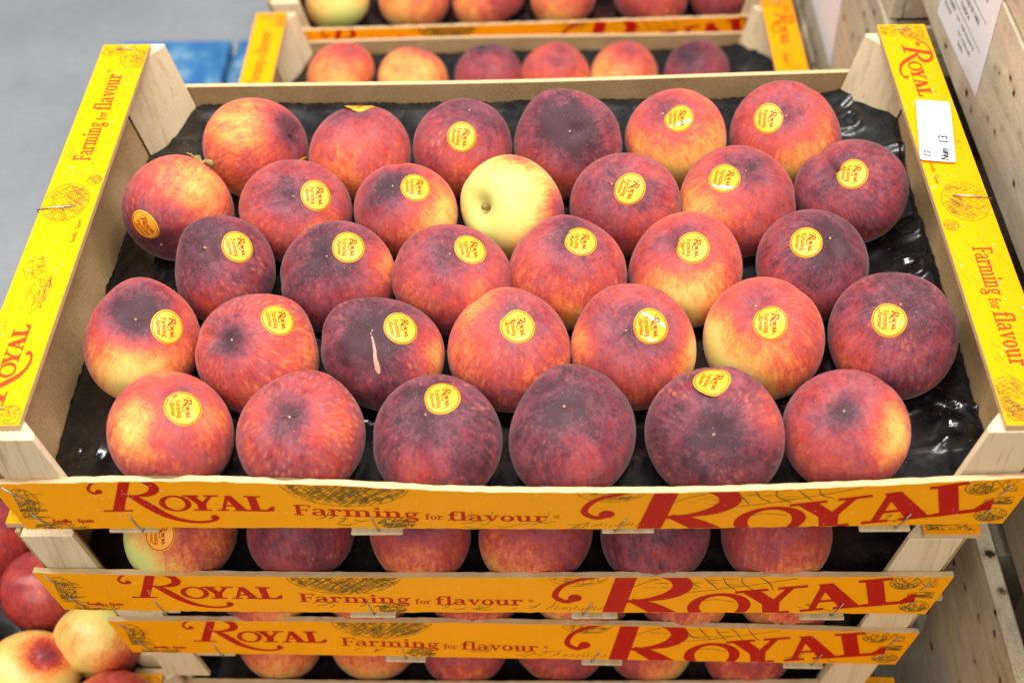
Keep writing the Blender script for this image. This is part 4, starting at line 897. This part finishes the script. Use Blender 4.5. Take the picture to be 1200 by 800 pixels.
row_of(T2, TRAY2, 'second tray from the top', 'peaches in the second tray', 300, [('second row of the second tray', .105, 7, -.042)], 'black plastic liner in the second tray from the top', st={0: ((-.10, -.62, .78), (.1, -.78, -.6))}, wbow=bow_k(-2.0, -.5, .6))
T3row = [(*from_tray(T3, ((i - 2.5) * .079 + .012, .040, -.042)), .0375, .7, .3) for i in range(6)]
row_of(T3, T3row, 'third tray from the top', 'peaches in the third tray', 400, [], 'black plastic liner in the third tray from the top', wbow=bow_k(3.0, 0.0, 0.0))
TRAY4 = [(x, y + .012, z, r, L, Y) for x, y, z, r, L, Y in TRAY4]
row_of(T4, TRAY4, 'fourth tray from the top', 'peaches in the fourth tray', 500, [], 'black plastic liner in the fourth tray from the top', wbow=bow_k(-3.0, -1.0, 0))
row_of(TA, TRAYA, 'last row of the tray behind', 'peaches in the tray behind', 600, [('next to last row, tray behind', .245, 7, -.044)], 'black plastic liner in the tray right behind')
row_of(TB, TRAYB, 'front row of the farthest tray', 'peaches in the farthest tray', 700, [('second row of the farthest tray', .135, 7, -.040)], 'black plastic liner in the farthest tray', st={4: ((.0, -.35, .93), (0, -.93, -.35))})

# ------------------------------------------------------------------ nectarines in a low crate on the left
def crate(label, x0, x1, y0, y1, zs, inset=0.0, mat='crate', frame='crate_frame', post=.03, group='weathered wooden crates'):
    """plank crate: zs = list of (z0, z1) of the planks on every side"""
    zb, zt = zs[0][0], zs[-1][1]
    c = empty('wooden_crate', ((x0 + x1) / 2, (y0 + y1) / 2, zb)); tag(c, label, 'crate', group)
    ox, oy = (x0 + x1) / 2, (y0 + y1) / 2
    t = .012
    for (a, b) in zs:
        for (p, q, r_, s_) in ((x0, x0 + t, y0, y1), (x1 - t, x1, y0, y1), (x0 + t + .0005, x1 - t - .0005, y0, y0 + t), (x0 + t + .0005, x1 - t - .0005, y1 - t, y1)):
            o = box('plank', p - (p + q) / 2, q - (p + q) / 2, r_ - (r_ + s_) / 2, s_ - (r_ + s_) / 2, a - (a + b) / 2, b - (a + b) / 2, M[mat], c, .0015)
            o.location = ((p + q) / 2 - ox, (r_ + s_) / 2 - oy, (a + b) / 2 - zb)
    for p in (x0 + t + .001, x1 - t - .001 - post):
        for q in (y0 + t + .001, y1 - t - .001 - post):
            box('corner_post', p - ox, p + post - ox, q - oy, q + post - oy, .001, zt - zb - .001, M[frame], c, .0015)
    o = box('base_board', x0 + t - ox + .001, x1 - t - ox - .001, y0 + t - oy + .001, y1 - t - oy - .001, .001, .008, M[frame], c, 0)
    return c
crate('weathered low wooden crate under the nectarines', -.80, -.300, -.22, .40, [(FLOOR_Z, -.60), (-.595, -.402)], group='low crate')
NP = [((-.388, .066, -.372), .0375, (.35, -.1, 1), .13, [(.55, .2, .8, -.5, .55), (-.9, .3, .3, -.35, .6)], 'pale yellow nectarine with a red crown, nearest the lower left corner'),
      ((-.3415, .098, -.372), .0345, (.1, .9, .3), .12, [(.75, -.55, -.25, -.60, .8), (-.4, -.3, .9, -.12, .6)], 'pale yellow nectarine with a red cheek beside the third tray'),
      ((-.398, .1470, -.372), .0350, (-.2, .3, 1), .72, [(.3, -.6, .5, .10, .6)], 'long red nectarine half hidden by the second tray'),
      ((-.4585, .198, -.372), .0385, (.2, .1, 1), .74, [(.2, -.9, .1, .10, .5)], 'dark red nectarine at the left picture edge beside the top tray'),
      ((-.462, .106, -.374), .0350, (-.3, .1, 1), .66, [(.5, -.6, .5, .15, .6)], 'orange red nectarine low at the left picture edge'),
      ((-.318, .036, -.376), .0340, (0, .2, 1), .60, [], 'red nectarine cut by the bottom picture edge')]
npk = []
for i, (p, r, tip, L, ys, lb) in enumerate(NP):
    o, rad, Ri = make_fruit('nectarine', p, r, tip, 800 + i, L, .0, .5, ys, mat='nectarine', tame=.5, tipdepth=.14, nlat=48, nlon=64)
    tag(o, lb, 'nectarine', 'nectarines in the low crate'); npk.append((p[0] + .55, p[1] - 0.0, p[2] + .33, r))
liner('black moulded plastic liner under the nectarines', (-.55, 0, -.33), npk, x0=-.236, x1=.236, y0=-.2, y1=.385, seed=9, group='nectarine liner', crumple=.4)

# ------------------------------------------------------------------ weathered crates on the right
XW = .345
c1 = crate('weathered wooden crate with a white paper label, right of the top tray', XW, XW + .34, -.20, .548, [(-.060, .0485), (.0515, .175)])
c2 = crate('weathered wooden crate in shadow right below the labelled crate', XW + .004, XW + .34, -.20, .546, [(-.225, -.118)], mat='crate_shaded')
c3 = crate('pale plank crate low in the right corner beside the third tray', XW - .012, XW + .34, -.25, .128, [(-.415, -.237)])
c4 = crate('shaded wooden crate low behind the trays on the right', XW + .004, XW + .34, .16, .548, [(-.335, -.237), (-.43, -.342)][::-1], mat='crate_shaded')
c6 = crate('lowest weathered wooden crate in the right corner', XW - .004, XW + .34, -.25, .548, [(FLOOR_Z, -.62), (-.61, -.438)])
c5 = crate('blurred wooden crate with a white label behind the right side', XW - .008, XW + .34, .580, 1.25, [(-.50, -.335), (-.328, -.120), (-.112, .06)])
def paper(par, X, ya, yb, za, zb, skew, rows, name):
    """paper label on a crate side that faces left; reading direction runs towards the viewer"""
    k = Ink(); Lx, Ly = ya - yb, zb - za; k.poly([(0, 0), (Lx, 0), (Lx, Ly), (0, Ly)])
    px, py, pz = par.location
    mp = lambda s_, t, l: (X - l - px, ya - s_ - py, za + t + skew * s_ - pz)
    o = k.build('paper_label', mp, M['paper'], par, .0006)
    so = o.modifiers.new('thickness', 'SOLIDIFY'); so.thickness = .0002; so.offset = -1
    tx = Ink()
    for kind, a, b, c_, d in rows:
        if kind == '-': tx.stroke([(a, b), (c_, b)], .0005, False)
        else: put(tx, kind, a, b, c_, d)
    tx.build('lettering', mp, M['grey_ink'], o, .0008, 1e-7)
    return o
paper(c1, XW, .478, .352, -.0405, .044, .06, [('NORMALISE', .072, .066, .0042, .030), ('EXTRA', .064, .0580, .0042, .017), ('-', .004, .053, .110, 0),
      ('COT ROUGES DE TABLE', .034, .0435, .0046, .062), ('CORSICA', .048, .0350, .0042, .026), ('-', .004, .0305, .112, 0), ('VARIETE', .016, .0370, .0038, .024),
      ('N° CALIBRE', .006, .0235, .0040, .034), ('ROUGE', .012, .0160, .0036, .020), ('LOT : VOIR ETIQUETTE', .046, .0225, .0030, .052), ('CAT. POIDS NET', .056, .0150, .0030, .038), ('EARL', .062, .0080, .0036, .016)], 'label')
paper(c5, XW - .008, .93, .755, -.285, -.17, 0, [('PRODUIT', .03, .07, .008, .06), ('LOT', .03, .04, .008, .03)], 'label')

# ------------------------------------------------------------------ blue pallet on the floor
pal = empty('blue_pallet', (-.02, .92, FLOOR_Z)); tag(pal, 'worn blue painted pallet on the floor behind the trays', 'pallet')
for i in range(7):
    w = .183; xx = -.575 + i * .195
    box('board', xx - w / 2 + .02, xx + w / 2 + .02, -.47, .475, .122, .1428, M['blue'], pal, .003)
for yy in (-.42, 0, .42): box('bearer', -.64, .64, yy - .045, yy + .045, .022, .1215, M['blue'], pal, .003)
for xx in (-.56, 0, .56): box('runner', xx - .05, xx + .05, -.47, .475, 0, .0215, M['blue'], pal, .003)
